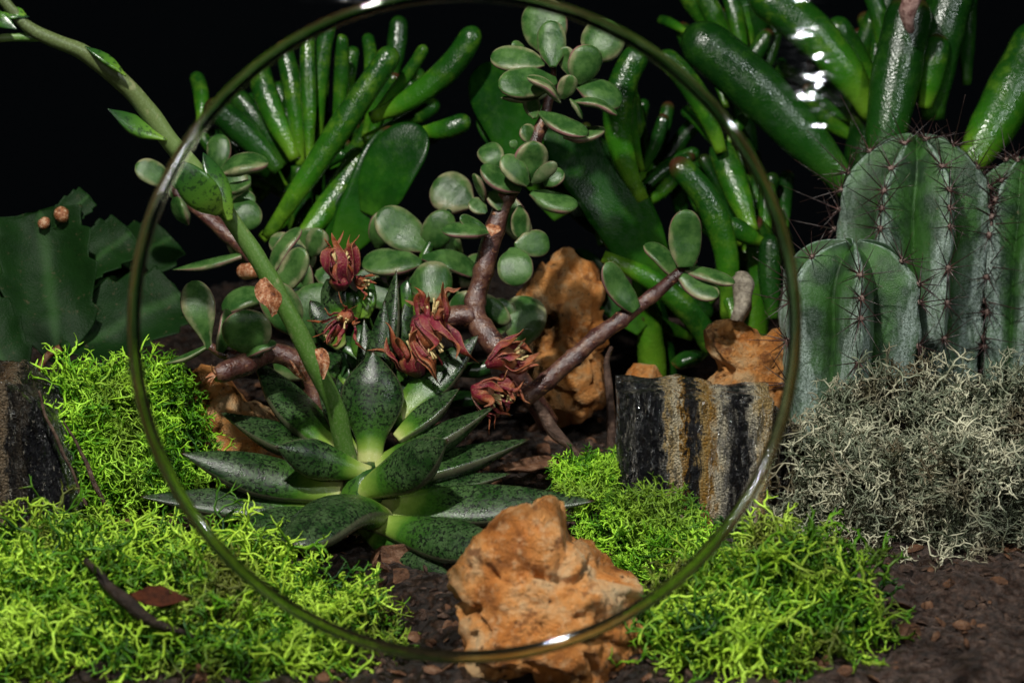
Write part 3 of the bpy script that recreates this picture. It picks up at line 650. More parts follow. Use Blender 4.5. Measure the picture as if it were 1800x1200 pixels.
# ------------------------------------------------------------------ finger-leaved jades at the back
def fingers(T, lst, seed=0, parent=None):
    rs = random.Random(seed)
    for q in lst:
        if len(q) > 7 and q[7] == 'b':
            bx, by, tx, ty, wd, d, bow = q[:7]
            T.part('leaf', leaf_mesh(P(bx, by, d), P(tx, ty, d+rs.uniform(-.3, .6)), W(wd, d), V(rs.uniform(-.5, .5), rs.uniform(-.3, .2), 1), 'oval', .22, .05, .14, M_=24, K=20, side=bow), M['broad'], parent); continue
        bx, by, tx, ty, wd, d = q[:6]; bow = q[6] if len(q) > 6 else rs.uniform(-.05, .05); kind = q[7] if len(q) > 7 else 'f'
        dz = rs.uniform(-.6, .8); fl = .34 if kind == 'b' else .85
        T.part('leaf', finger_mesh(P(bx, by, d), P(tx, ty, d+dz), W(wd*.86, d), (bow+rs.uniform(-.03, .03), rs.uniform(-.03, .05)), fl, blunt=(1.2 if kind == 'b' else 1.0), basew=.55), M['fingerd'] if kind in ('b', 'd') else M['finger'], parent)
GRP = None
A = Thing('finger_jade', P(560, 640, 46.5), 'clump of upright glossy finger shaped leaves at the back left behind the leaning stalk', 'succulent')
at_ = A.part('stem', tube_mesh([P(560, 680, 46.6), P(545, 520, 46.4), P(530, 400, 46.2), P(530, 290, 46.0)], [W(x, 46) for x in (30, 26, 22, 18)], n=20, lump=.05), M['finger'])
fingers(A, [(528, 290, 495, 72, 42, 46, .03), (545, 285, 540, 50, 34, 45.6, .0), (560, 265, 580, 32, 38, 46.2, -.04), (590, 250, 600, 60, 32, 46.6), (608, 190, 622, 82, 30, 46.8, -.03), (640, 200, 645, 60, 30, 47), (468, 418, 694, 84, 54, 45.2, .03),
  (655, 205, 748, 80, 28, 45.9, .05), (652, 208, 838, 48, 54, 45.6, .10), (638, 245, 770, 178, 38, 46.3, .05), (690, 140, 702, 28, 42, 47.5, .0, 'd'), (735, 232, 826, 208, 44, 45.4, .05), (352, 215, 342, 128, 34, 46.8, .05), (490, 300, 362, 180, 60, 45.6, .05, 'd'), (520, 280, 452, 108, 54, 45.9, -.03),
  (500, 290, 408, 160, 48, 46.4, .0, 'd'), (500, 330, 440, 260, 44, 46.5), (520, 430, 640, 262, 62, 45.0, .04), (460, 420, 560, 300, 44, 46.4, .03), (500, 440, 585, 380, 50, 46.0), (640, 240, 700, 130, 30, 46.9), (425, 330, 395, 210, 40, 47.2, .03, 'd')], 11, at_)
fingers(A, [(600, 440, 698, 222, 96, 44.9, .04, 'b'), (655, 380, 742, 222, 104, 44.7, -.05, 'b'), (580, 440, 622, 330, 60, 45.4, .05, 'b')], 12, at_)
Bp = Thing('finger_jade', P(1130, 650, 46), 'finger leaved jade with a pale green forked stem right of the upright bush branch', 'succulent')
bt = Bp.part('stem', tube_mesh([P(1150, 690, 46.3), P(1140, 560, 46.0), P(1126, 450, 45.6), P(1118, 350, 45.3), P(1112, 320, 45.2)], [W(x, 45) for x in (26, 24, 21, 22, 16)], n=30, lump=.04, nodes=(.55, .85)), M['finger'])
fingers(Bp, [(1128, 352, 1128, 80, 62, 45.0, -.17), (1112, 335, 1075, 185, 46, 45.4, .03), (1128, 300, 1112, 128, 30, 45.9, -.05), (1100, 372, 1055, 296, 32, 45.5), (1095, 395, 1052, 330, 30, 46), (1130, 300, 1168, 200, 30, 46.2, .05, 'd'), (1060, 450, 1258, 622, 52, 44.8, -.12),
   (1060, 430, 1040, 350, 44, 46.2, .0, 'd'), (1150, 520, 1210, 440, 36, 46.2), (1090, 200, 1100, 100, 30, 46.8, 0, 'd'), (1140, 480, 1250, 560, 40, 46, -.06, 'd')], 13, bt)
Bb = Thing('broad_jade', P(1150, 660, 46.6), 'jade with broad dark strap leaves behind the upright purple brown branch', 'succulent')
bbt = Bb.part('stem', tube_mesh([P(1170, 720, 46.8), P(1160, 600, 46.6), P(1140, 490, 46.2)], [W(x, 46) for x in (28, 24, 18)], n=16), M['fingerd'])
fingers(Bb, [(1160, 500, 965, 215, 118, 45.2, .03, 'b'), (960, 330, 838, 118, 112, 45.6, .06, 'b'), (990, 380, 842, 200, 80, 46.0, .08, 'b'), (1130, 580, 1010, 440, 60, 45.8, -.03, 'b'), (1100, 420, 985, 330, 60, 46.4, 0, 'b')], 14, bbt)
Cp = Thing('finger_jade', P(1310, 680, 46.4), 'jointed bright green finger jade seen through the right side of the opening', 'succulent')
ct = Cp.part('stem', tube_mesh([P(1320, 690, 46.4), P(1330, 520, 46.2), P(1338, 430, 46.0), P(1318, 395, 45.8)], [W(x, 46) for x in (26, 24, 26, 24)], n=24, lump=.04, nodes=(.6,)), M['finger'])
fingers(Cp, [(1322, 408, 1262, 248, 60, 45.5, .03), (1268, 268, 1160, 92, 50, 45.7, .05), (1262, 262, 1200, 190, 32, 46.2), (1278, 560, 1182, 280, 58, 45.3, .14), (1338, 425, 1276, 388, 44, 45.4), (1340, 430, 1300, 330, 30, 46.4), (1345, 430, 1352, 320, 34, 46.0, 0), (1358, 560, 1356, 412, 50, 45.2, 0, 'd'), (1280, 250, 1310, 200, 28, 46.3),
   (1290, 560, 1262, 470, 34, 45.0), (1200, 400, 1185, 300, 36, 46.9, .05, 'd'), (1330, 300, 1290, 220, 30, 47, 0, 'd'), (1230, 530, 1180, 420, 44, 46.6, .05, 'd'), (1380, 400, 1385, 300, 34, 46.8, 0, 'd')], 15, ct)
Dp = Thing('finger_jade', P(1520, 640, 48), 'large finger jade with thick dark glossy leaves above the cacti', 'succulent')
dt = Dp.part('stem', tube_mesh([P(1540, 700, 48.4), P(1525, 500, 48.0), P(1515, 330, 47.4), P(1528, 190, 47.0)], [W(x, 47) for x in (44, 42, 38, 30)], n=26, lump=.05), M['fingerd'])
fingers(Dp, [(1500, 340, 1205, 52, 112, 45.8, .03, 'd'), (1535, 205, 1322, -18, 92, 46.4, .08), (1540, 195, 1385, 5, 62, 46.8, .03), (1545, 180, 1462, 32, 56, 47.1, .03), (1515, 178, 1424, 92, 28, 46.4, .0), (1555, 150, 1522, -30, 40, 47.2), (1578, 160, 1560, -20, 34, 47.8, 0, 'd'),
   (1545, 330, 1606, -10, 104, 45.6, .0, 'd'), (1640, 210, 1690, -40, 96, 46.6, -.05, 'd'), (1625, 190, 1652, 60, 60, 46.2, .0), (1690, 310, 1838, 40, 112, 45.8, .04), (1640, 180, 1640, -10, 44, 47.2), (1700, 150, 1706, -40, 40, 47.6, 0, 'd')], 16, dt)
Ep = Thing('finger_jade', P(1300, 700, 49.5), 'small fingers of green jade showing at the top edge right of the rim', 'succulent')
et = Ep.part('stem', tube_mesh([P(1330, 720, 49.5), P(1320, 500, 49.2), P(1310, 250, 48.8), P(1292, 110, 48.4)], [W(x, 48) for x in (30, 28, 22, 16)], n=26), M['fingerd'])
fingers(Ep, [(1310, 120, 1275, -30, 36, 48, .0), (1290, 110, 1225, -30, 44, 48, .0), (1255, 60, 1195, -30, 40, 48.2), (1320, 90, 1300, -30, 30, 48.3), (1210, 60, 1158, 34, 22, 48.1), (1340, 110, 1320, -10, 40, 48.6, 0, 'd')], 17, et)
Dp.part('withered_tip', tube_mesh([P(1598, 52, 45.0), P(1601, 22, 44.7), P(1606, -8, 44.7), P(1610, -24, 44.9)], [.05, .17, .18, .06], n=24, lump=.16), M['crust'], dt)

def extra(T, par, hub, n, a0, a1, l0, l1, w0, w1, d, seed):
    rs = random.Random(seed); L_ = []
    for i in range(n):
        a = math.radians(rs.uniform(a0, a1)); L = rs.uniform(l0, l1); bx = hub[0]+rs.uniform(-25, 25); by = hub[1]+rs.uniform(-20, 40)
        L_.append((bx, by, bx+L*math.cos(a), by-L*math.sin(a), rs.uniform(w0, w1), d+rs.uniform(-.4, 1.2), rs.uniform(-.1, .1), rs.choice('ffd')))
    fingers(T, L_, seed, par)
extra(A, at_, (520, 330), 26, 40, 150, 110, 240, 26, 40, 47.2, 31)
extra(A, at_, (640, 300), 12, 10, 100, 90, 200, 24, 36, 47.2, 32)
extra(A, at_, (450, 320), 9, 60, 150, 80, 170, 26, 40, 47.0, 38)
extra(A, at_, (600, 420), 8, 30, 120, 90, 190, 28, 44, 46.6, 39)
extra(Bp, bt, (1115, 370), 18, 40, 140, 80, 220, 24, 36, 46.4, 33)
extra(Cp, ct, (1320, 420), 18, 50, 150, 80, 200, 26, 40, 46.9, 34)
extra(Cp, ct, (1200, 560), 6, 20, 160, 70, 150, 26, 40, 46.6, 36)
extra(Ep, et, (1300, 150), 12, 30, 150, 100, 200, 24, 40, 48.6, 37)
extra(Dp, dt, (1530, 215), 26, 40, 150, 110, 230, 26, 44, 47.8, 35)
def more(T, par, hub, rx, ry, n, w0, w1, d, seed):
    rs = random.Random(seed); L_ = []
    for i in range(n):
        x = hub[0]+rs.uniform(-rx, rx); y = hub[1]+rs.uniform(-ry, ry); a = rs.uniform(-.6, 3.7); L = rs.uniform(50, 74)
        L_.append((x, y, x+L*math.cos(a), y-L*math.sin(a), rs.uniform(w0, w1), d+rs.uniform(-.3, .8)))
    add_leaves(T, L_, par, seed=seed)
more(bush, mb, (750, 480), 90, 60, 10, 40, 62, 43.8, 41)
more(sp2, s2, (500, 500), 60, 60, 9, 38, 56, 43.2, 42)
more(sp2, s2, (400, 330), 60, 40, 6, 34, 50, 43.6, 43)

# ------------------------------------------------------------------ flat-segmented cactus on the left
PROF['tooth'] = ([0, .04, .2, .30, .33, .45, .56, .585, .68, .80, .82, .90, .955, .97, 1.0], [.10, .30, .78, .98, .84, .94, 1.08, .90, .96, 1.06, .86, .88, .94, .62, .30])
def segment(b, tip, wid, n, bend=.0, cup=.38):
    b = np.asarray(b); tip = np.asarray(tip); ax = tip-b; L = np.linalg.norm(ax); a = ax/L; n = np.asarray(n); n = nrm(n-a*np.dot(n, a))
    ts = np.linspace(0, 1, 48); p = smooth_path([b, (b+tip)/2+n*bend*L, tip], 48, ts)
    xs, ys = PROF['tooth']; hw = np.interp(ts, xs, ys)*wid/2
    th = .045+.10*np.exp(-0*ts)*hw*.35
    v, f, at = sweep(p, hw, th, n, K=22, cup=cup, ts=ts)
    # raised midrib
    U = n; rib = np.exp(-(at[:, 1]/.16)**2)*np.sign(at[:, 2])*.06; v = v+U[None, :]*rib[:, None]
    for i in range(len(v)): v[i] += U*.30*mn.noise(Vector(v[i]*.8))+np.array(mn.noise_vector(Vector(v[i]*2.2)))*.05
    return v, f, at
hc = Thing('holiday_cactus', P(60, 700, 43.5), 'dark green flat segmented cactus with toothed edges at the left edge', 'cactus')
hs = hc.part('segment', segment(P(105, 640, 43), P(70, 375, 44), W(168, 43.4), V(.15, .1, 1), .03), M['hol'])
hc.part('segment', segment(P(108, 615, 43), P(318, 522, 44.2), W(150, 43), V(-.1, .35, 1), -.03), M['hol'])
hc.part('segment', segment(P(120, 500, 44), P(232, 412, 44.6), W(96, 44.5), V(-.2, .3, 1), .03), M['hol'])
hc.part('segment', segment(P(150, 520, 44.6), P(300, 420, 45.6), W(110, 45), V(0, .3, 1), .03), M['hol'])
hc.part('segment', segment(P(30, 690, 42.4), P(-60, 520, 43), W(120, 43), V(.3, .2, 1), .03), M['hol'])
hc.part('segment', segment(P(95, 400, 43.8), P(158, 350, 44.2), W(50, 44), V(.1, .2, 1), .0), M['hol'])
hc.part('segment', segment(P(-20, 540, 44.8), P(30, 400, 45), W(120, 45), V(-.2, .2, 1), .0), M['hol'])
for x, y, r in ((110, 377, .16), (76, 392, .11)):
    hc.part('bud', tube_mesh([P(x-8, y+6, 43.8), P(x-3, y+2, 43.7), P(x+4, y-3, 43.7), P(x+10, y-6, 43.7)], [.02, r, r*.95, .03], n=12, lump=.03), M['dry'])
hc.part('stem_joint', tube_mesh([P(60, 660, 42.8), P(85, 625, 42.8), P(106, 612, 42.8)], [.04, .06, .09], n=8, lump=.03), M['dry'])

# ------------------------------------------------------------------ ribbed cacti
def cactus(px, toppy, botpy, wpx, d, ribs, ph0, label, lean=0, seed=0, dep=.30):
    rs = random.Random(seed); R = W(wpx, d)/2
    topc = P(px, toppy, d); botc = P(px+lean, botpy, d); botc = botc.copy()
    H = topc[2]-botc[2]; botc = np.array([botc[0], topc[1], botc[2]])
    ax = nrm(topc-botc); H = np.linalg.norm(topc-botc); sx = nrm(np.cross(ax, np.array([0, -1.0, 0]))); sy = np.cross(ax, sx)  # sy toward viewer
    if np.dot(sy, FWD) > 0: sy = -sy
    T = Thing('columnar_cactus', botc, label, 'cactus')
    NZ, NA = 70, ribs*22
    ts = np.concatenate([np.linspace(0, .6, 28, endpoint=False), .6+.4*np.sin(np.linspace(0, math.pi/2, 42))])
    v = np.zeros((NZ, NA, 3)); at = np.zeros((NZ, NA, 3))
    def rad(t, th):
        k = (th-ph0)*ribs/2; c = abs(math.cos(k)); x = (1-2/math.pi*math.acos(min(1, c)))**.88
        dm = 1.0 if t < .70 else max(0, 1-((t-.70)/.30)**2.8)**.5
        g = (1-dep*(1-x))
        waist = 1-.10*math.exp(-((t-.25)/.2)**2)*0
        notch = 1+.025*math.sin(t*H/.95*2*math.pi)*x**6
        return R*dm*g*notch*(.86+.14*min(1, t*1.6)), c
    for i, t in enumerate(ts):
        for j in range(NA):
            th = 2*math.pi*j/NA; r, c = rad(t, th)
            # rib tops rise above the crown
            z = t*H+ (0.10*R*c**2*(1-max(0, 1-((t-.62)/.38)**2) if t > .62 else 0))*(1 if r > .1*R else r/(.1*R))
            q = botc+ax*z+sx*(r*math.sin(th))+sy*(r*math.cos(th))
            q = q+np.array(mn.noise_vector(Vector(q*1.1)))*.05*R/1.2
            v[i, j] = q; at[i, j] = (t, c, 0)
    f = []
    for i in range(NZ-1):
        for j in range(NA):
            f.append((i*NA+j, i*NA+(j+1) % NA, (i+1)*NA+(j+1) % NA, (i+1)*NA+j))
    v = v.reshape(-1, 3); at = at.reshape(-1, 3)
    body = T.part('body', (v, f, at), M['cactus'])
    for k in range(ribs):
        th = ph0+2*math.pi*k/ribs
        if math.cos(th) < -.35: continue
        z = H*.08+rs.uniform(0, .3)
        while z < H*1.0:
            t = min(z/H, .995); r, c = rad(t, th); e = sx*math.sin(th)+sy*math.cos(th)
            tt = max(0, (t-.62)/.38); nor = nrm(e*(1-tt**1.5)+ax*(tt**1.2)*1.0+e*.15)
            q = botc+ax*(t*H+.10*R*(tt**2))+e*r
            parts = []; s = nrm(np.cross(nor, ax+np.array([.01, .02, 0]))); u = np.cross(s, nor)
            ns = rs.randint(8, 11)
            for m_ in range(ns+1):
                a = 2*math.pi*m_/ns+rs.uniform(-.2, .2); L = R*rs.uniform(.22, .58) if m_ < ns else R*rs.uniform(.5, .85)
                el = rs.uniform(.25, .7) if m_ < ns else 2.5
                dr = nrm((s*math.cos(a)+u*math.sin(a))+nor*el)
                parts.append(tube_mesh([q-nor*.01, q+dr*L*.5, q+dr*L], [.014, .009, .002], K=5, n=4, hint=nor+np.array([.1, .2, .05])))
            cl = T.part('spine_cluster', join(parts), M['spine'], body)
            T.part('areole', sweep(np.array([q-nor*.03, q, q+nor*.03, q+nor*.04]), np.array([.05, .062, .045, .01]), np.array([.05, .06, .045, .01]), u, K=8, lump=.02), M['areole'], body)
            z += rs.uniform(.66, .82)*(1.0 if t < .70 else .45)
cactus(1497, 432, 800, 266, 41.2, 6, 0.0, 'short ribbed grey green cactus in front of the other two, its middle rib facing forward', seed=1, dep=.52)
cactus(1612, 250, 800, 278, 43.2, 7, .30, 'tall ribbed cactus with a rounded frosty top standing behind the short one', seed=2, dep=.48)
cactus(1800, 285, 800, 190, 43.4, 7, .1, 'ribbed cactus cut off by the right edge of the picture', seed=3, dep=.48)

# ------------------------------------------------------------------ stones
def ico(n):
    import bmesh
    bm = bmesh.new(); bmesh.ops.create_icosphere(bm, subdivisions=n, radius=1)
    v = np.array([x.co[:] for x in bm.verts]); f = [tuple(q.index for q in a.verts) for a in bm.faces]; bm.free(); return v, f
ICO = {2: ico(2), 5: ico(5), 6: ico(6), 4: ico(4)}
def stone(name, c, outline, d, thick, label, cat, mat, sub=6, rough=.16, seed=0., freq=1.4, boxy=1.0):
    """a boulder whose front view has the given outline (photo pixels); real thickness along the sight line"""
    v, f = ICO[sub]; cx, cy = c
    ang = []; rr = []
    for x, y in outline: ang.append(math.atan2(-(y-cy), x-cx)); rr.append(math.hypot(x-cx, y-cy))
    o = np.argsort(ang); ang = np.array(ang)[o]; rr = np.array(rr)[o]
    ang = np.concatenate([ang-2*math.pi, ang, ang+2*math.pi]); rr = np.tile(rr, 3)
    ta = np.linspace(-2*math.pi, 2*math.pi, 1441); tr = np.convolve(np.interp(ta, ang, rr), np.hanning(27)/np.hanning(27).sum(), 'same')
    th = np.arctan2(v[:, 1], v[:, 0]); R = np.interp(th, ta, tr)*d/4000
    rho = np.hypot(v[:, 0], v[:, 1]); z = v[:, 2]
    rho2 = rho**(boxy); s = np.sign(z)*np.abs(z)**.85
    C = P(cx, cy, d)
    X = C+RT*(rho2*R*v[:, 0]/(rho+1e-6))[:, None]+UP*(rho2*R*v[:, 1]/(rho+1e-6))[:, None]-FWD*(s*thick*(.8+.2*R/R.mean()))[:, None]
    rf = np.random.default_rng(int(seed*7)+3); pn = nrm(rf.normal(size=(46, 3))*[1, 1, .9]); ph_ = rf.uniform(.74, .97, 46)
    vs = v*np.array([1, 1, 1.0]); dt = vs@pn.T; lim = np.where(dt > .05, ph_[None, :]/np.maximum(dt, .05), 9.).min(1); lim = np.minimum(lim, 1.06)/.93
    X = C+(X-C)*lim[:, None]
    nv = nrm(X-C)
    out = np.empty_like(X)
    for i in range(len(X)):
        p = X[i]; n1 = fbm(p, freq, 4, seed); n2 = 1-abs(fbm(p, freq*1.3, 4, seed+9))*2.2
        n3 = fbm(p, freq*4.5, 3, seed+4)
        out[i] = p+nv[i]*rough*(n1*1.5-max(0, 1-abs(fbm((p[0]+.6*p[2], p[1], p[2]*1.5), freq*.6, 2, seed+9))*12)*1.1-max(0, fbm(p, freq*2.6, 2, seed+31)-.22)*3.2+n3*.45)
    base = C-np.array([0, 0, np.ptp(out[:, 2])/2])
    o = mk(name, (out, f, None), mat, None, base); tag(o, label, cat); return o
stone('orange_stone', (960, 1060), [(858, 915), (880, 895), (915, 882), (968, 880), (990, 905), (1000, 935), (1030, 938), (1060, 948), (1072, 968), (1078, 990), (1095, 1000), (1105, 1012), (1130, 1020), (1134, 1045), (1128, 1090), (1148, 1120), (1130, 1180), (1060, 1230), (900, 1240), (770, 1210), (755, 1180), (800, 1150), (805, 1120), (812, 1080), (800, 1040), (812, 1015), (835, 990), (840, 950), (858, 925)],
      34.4, 1.2, 'jagged orange stone in the foreground, partly behind the lower rim', 'stone', M['rock'], rough=.17, seed=1., freq=1.25)
stone('orange_stone', (985, 600), [(930, 470), (985, 430), (1030, 455), (1060, 520), (1062, 600), (1075, 660), (1070, 740), (1000, 770), (930, 740), (915, 640), (900, 540)], 45.6, 1.0, 'tall shaded orange stone behind the branch that reaches right', 'stone', M['rock'], sub=5, rough=.2, seed=2.)
stone('orange_stone', (1310, 650), [(1250, 575), (1290, 572), (1340, 590), (1372, 570), (1400, 600), (1400, 720), (1320, 760), (1230, 740), (1238, 690), (1255, 650)], 43.0, .8, 'rough orange stone just behind the upright banded stone', 'stone', M['rock'], sub=5, rough=.15, seed=3.)
stone('orange_stone', (425, 760), [(340, 660), (380, 650), (430, 700), (480, 715), (520, 760), (500, 830), (380, 850), (330, 800), (325, 720)], 42.2, .8, 'orange stone low behind the left leaves of the rosette', 'stone', M['rock'], sub=5, rough=.12, seed=4.)
stone('orange_stone', (1140, 700), [(1100, 650), (1150, 640), (1180, 670), (1190, 720), (1140, 750), (1090, 720)], 44.6, .5, 'small dim orange stone between the tall orange one and the banded one', 'stone', M['rock'], sub=4, rough=.08, seed=5.)
stone('orange_stone', (1090, 1190), [(1000, 1160), (1080, 1150), (1150, 1165), (1180, 1200), (1120, 1240), (1020, 1240)], 35.4, .5, 'low orange stone chip below the rim at the bottom edge', 'stone', M['rock'], sub=4, rough=.08, seed=6.)

def banded(pts_top, pts_bot, d, thick, label, seed=0., mat='band2'):
    """upright split block: top edge and bottom edge polylines in photo pixels, grooved front, real depth"""
    NX, NZ, ND = 90, 60, 16
    xt = np.array(pts_top, float); xb = np.array(pts_bot, float); st = np.linspace(0, 1, len(xt)); sb = np.linspace(0, 1, len(xb))
    def edge(u, z):
        a = np.array([np.interp(u, st, xt[:, 0]), np.interp(u, st, xt[:, 1])]); b = np.array([np.interp(u, sb, xb[:, 0]), np.interp(u, sb, xb[:, 1])])
        return b*(1-z)+a*z
    v = []; f = []
    def pt(u, z, k):       # k 0 front .. 1 back
        e = edge(u, z); e[1] -= z*10*round(2.5*fbm((u*7+seed, k*2, 0), 1, 2, 5.))/2; p = P(e[0], e[1], d)
        bulge = math.sin(min(1, max(0, u))*math.pi)**.5*.25
        p = p+np.array([0, 1, 0])*(k*thick-bulge*(1-k))
        gr = .30*(1-k)*fbm((u*6+seed, z*1.1, seed), 1.0, 5, seed)+.16*(1-k)*round(3*fbm((u*9+seed, z*1.6, 2), 1, 2, 1.)+.3)/3+.035*fbm((u*40, z*1.5, seed), 1, 3, 3)
        p = p+np.array([0, 1, 0])*gr+np.array(mn.noise_vector(Vector(p*1.2)))*.06+np.array(mn.noise_vector(Vector(p*5)))*.02
        return p
    ring = [(i/(NX-1), 0.) for i in range(NX)]+[(1., k/(ND-1)) for k in range(1, ND)]+[(1-i/(NX-1), 1.) for i in range(1, NX)]+[(0., 1-k/(ND-1)) for k in range(1, ND-1)]
    n = len(ring)
    for iz in range(NZ):
        for (u, k) in ring: v.append(pt(u, iz/(NZ-1), k))
    for iz in range(NZ-1):
        for j in range(n): f.append((iz*n+j, iz*n+(j+1) % n, (iz+1)*n+(j+1) % n, (iz+1)*n+j))
    top0 = (NZ-1)*n; prev = list(range(top0, top0+n)); rows = 5
    ctr = np.mean([v[i] for i in prev], axis=0)+np.array([0, 0, .0])
    for r in range(1, rows):
        s = 1-r/rows; cur = []
        for j in range(n):
            p = ctr+(v[top0+j]-ctr)*s; p = p+np.array([0, 0, .06*fbm(p, 2.5, 3, seed)+.05]); cur.append(len(v)); v.append(p)
        for j in range(n): f.append((prev[j], prev[(j+1) % n], cur[(j+1) % n], cur[j]))
        prev = cur
    cc = len(v); v.append(ctr+np.array([0, 0, .04]))
    for j in range(n): f.append((prev[j], prev[(j+1) % n], cc))
    v = np.array(v); base = np.array([v[:, 0].mean(), v[:, 1].mean(), v[:, 2].min()])
    tag(mk('banded_stone', (v, f, None), M[mat], None, base), label, 'stone')
banded([(1086, 688), (1120, 690), (1150, 694), (1200, 692), (1250, 700), (1300, 712), (1335, 700), (1362, 705)], [(1092, 880), (1110, 930), (1200, 960), (1300, 975), (1352, 960)], 40.0, 1.1, 'upright black and tan banded stone with glittering grooves inside the right rim', 2., 'band')
banded([(1340, 730), (1370, 735), (1395, 760)], [(1340, 960), (1365, 965), (1385, 960)], 40.6, .7, 'narrow dark banded stone splinter behind the right rim', 8.)
banded([(-90, 690), (-30, 668), (20, 672), (58, 700), (84, 740)], [(-80, 960), (0, 970), (70, 960), (136, 905)], 39.0, 1.4, 'dark glittering stone block at the left edge beside the green moss', 5.)

# ------------------------------------------------------------------ chips, twigs, small things
chip = Thing('bark_chip', P(700, 1050, 38.2), 'curled brown bark chip lying below the front leaf of the rosette', 'bark chip')
chip.part('chip', leaf_mesh(P(648, 1010, 38.2), P(770, 1000, 37.8), W(84, 38), V(.1, .55, .9), 'oval', .16, .10, .55, K=16, lump=.12), M['bark'])
chip2 = tag(mk('bark_chip', leaf_mesh(P(740, 1080, 37.6), P(815, 1035, 38.4), W(60, 38), V(-.2, .8, .6), 'oval', .25, .05, .2, lump=.12), m_bark('wet_bark', (.02, .008, .004), (.16, .055, .02), (.24, .10, .04))), 'wet reddish bark chip leaning against the foreground orange stone', 'bark chip')
tag(mk('bark_chip', leaf_mesh(P(690, 1075, 37.4), P(750, 1075, 37.2), W(46, 37), V(0, .8, .6), 'oval', .3, .0, .1, lump=.12), M['bark']), 'small dark bark chip just below the curled one', 'bark chip')
tag(mk('bark_chip', leaf_mesh(P(890, 825, 41), P(985, 812, 41.6), W(36, 41), V(0, .8, .6), 'oval', .3, .02, .2, lump=.1), M['bark']), 'flat brown bark chip on the soil behind the right leaves of the rosette', 'bark chip')
tag(mk('perlite_grain', leaf_mesh(P(748, 1078, 37.1), P(757, 1042, 37.1), W(16, 37), V(0, .2, 1), 'oval', .8, 0, 0, K=10, lump=.03), M['perl']), 'pale grey green grain standing on the dark bark below the rosette', 'grain')
def twig(pts, rad, label, mat='twig', cat='twig', lump=.05):
    b = np.asarray(pts[0]); o = mk('twig', tube_mesh(pts, rad, K=10, n=40, lump=lump), M[mat], None, b); tag(o, label, cat)
twig([P(932, 695, 41.2), P(965, 745, 41.0), P(1000, 785, 40.9), P(1030, 812, 40.8)], [.10, .12, .09, .06], 'rough brown twig slanting down to the small green moss tuft')
twig([P(1070, 800, 42.5), P(1075, 740, 42.6), P(1066, 650, 42.8), P(1075, 610, 43)], [.08, .09, .07, .04], 'upright grey brown twig in front of the tall orange stone')
twig([P(66, 688, 38.6), P(88, 750, 38.6), P(130, 830, 38.6), P(150, 890, 38.6)], [.025, .035, .03, .025], 'dark twig between the left stone block and the green moss')
twig([P(112, 740, 38.9), P(146, 800, 38.8), P(172, 862, 38.7), P(186, 900, 38.8)], [.012, .03, .045, .03], 'brown twig lying down the front of the left green moss mound')
twig([P(150, 985, 33.9), P(210, 1048, 33.5), P(270, 1092, 33.5), P(350, 1120, 33.7)], [.05, .11, .08, .03], 'dark blurred twig lying on the foreground moss at left', 'dktwig')
tag(mk('dead_leaf', leaf_mesh(P(222, 1046, 33.6), P(332, 1054, 33.5), W(44, 33.5), V(0, .6, .8), 'sharp', .15, .02, .2, lump=.03), m_plain('dead_leaf_skin', (.020, .005, .002), (.055, .014, .005), 8, .7, .08)), 'dark reddish brown dead leaf lying on the foreground moss', 'dead leaf')
twig([P(1300, 585, 43.2), P(1304, 540, 43.2), P(1302, 500, 43.3), P(1308, 475, 43.4)], [.16, .19, .17, .08], 'grey shaggy lichen covered stub beside the right bush leaves', 'greyt', 'twig', .16)
tag(mk('fallen_fruit', tube_mesh([P(1186, 635, 44), P(1200, 632, 43.8), P(1222, 628, 43.8), P(1240, 622, 44)], [.05, .2, .2, .05], n=14, lump=.1), M['fingerd']), 'small dark green leaf fallen beside the small dim stone', 'fallen leaf')

# ------------------------------------------------------------------ moss and lichen
def frond_proto(seed, L=.62, r0=.045, levels=4, curl=.5):
    rs = random.Random(seed); parts = []
    def grow(p, d, r, l, lv, t0):
        n = 3; pts = [p]; dd = d
        axis = nrm(np.array([rs.gauss(0, 1), rs.gauss(0, 1), rs.gauss(0, 1)]))
        for _ in range(n-1):
            dd = nrm(dd+np.cross(axis, dd)*curl*rs.uniform(.3, 1.0)); pts.append(pts[-1]+dd*l/(n-1))
        P_ = np.array(pts); rr = np.linspace(r, r*(.78 if lv < levels else .30), n)
        h = np.array([rs.gauss(0, 1), rs.gauss(0, 1), rs.gauss(0, 1)])
        T = nrm(np.gradient(P_, axis=0)); S = nrm(np.cross(T, h)); U = np.cross(S, T)
        KS = 4 if lv < 2 else 3
        a = np.arange(KS)/KS*2*math.pi
        VV = (P_[:, None]+S[:, None]*(rr[:, None]*np.cos(a))[..., None]+U[:, None]*(rr[:, None]*.7*np.sin(a))[..., None]).reshape(-1, 3)
        F = [(i*KS+j, i*KS+(j+1) % KS, (i+1)*KS+(j+1) % KS, (i+1)*KS+j) for i in range(n-1) for j in range(KS)]
        tt = t0+np.repeat(np.linspace(0, 1, n), KS)*(1/(levels+1))
        parts.append((VV, np.array(F), tt))
        if lv < levels:
            k = 2 if rs.random() < .78 else 3
            s_ = nrm(np.cross(dd, np.array([rs.gauss(0, 1), rs.gauss(0, 1), rs.gauss(0, 1)])))
            for i in range(k):
                sgn = -1 if i == 0 else 1
                nd = nrm(dd+s_*sgn*rs.uniform(.5, 1.25)+np.array([rs.gauss(0, .25) for _ in range(3)]))
                grow(pts[-1], nd, r*.88, l*rs.uniform(.62, .92), lv+1, t0+1/(levels+1))
    grow(np.zeros(3), np.array([0, 0, 1.0]), r0, L*.36, 0, 0)
    V_, F_, T_, o = [], [], [], 0
    for v, f, t in parts: V_.append(v); F_.append(f+o); T_.append(t); o += len(v)
    return np.vstack(V_), np.vstack(F_), np.concatenate(T_)

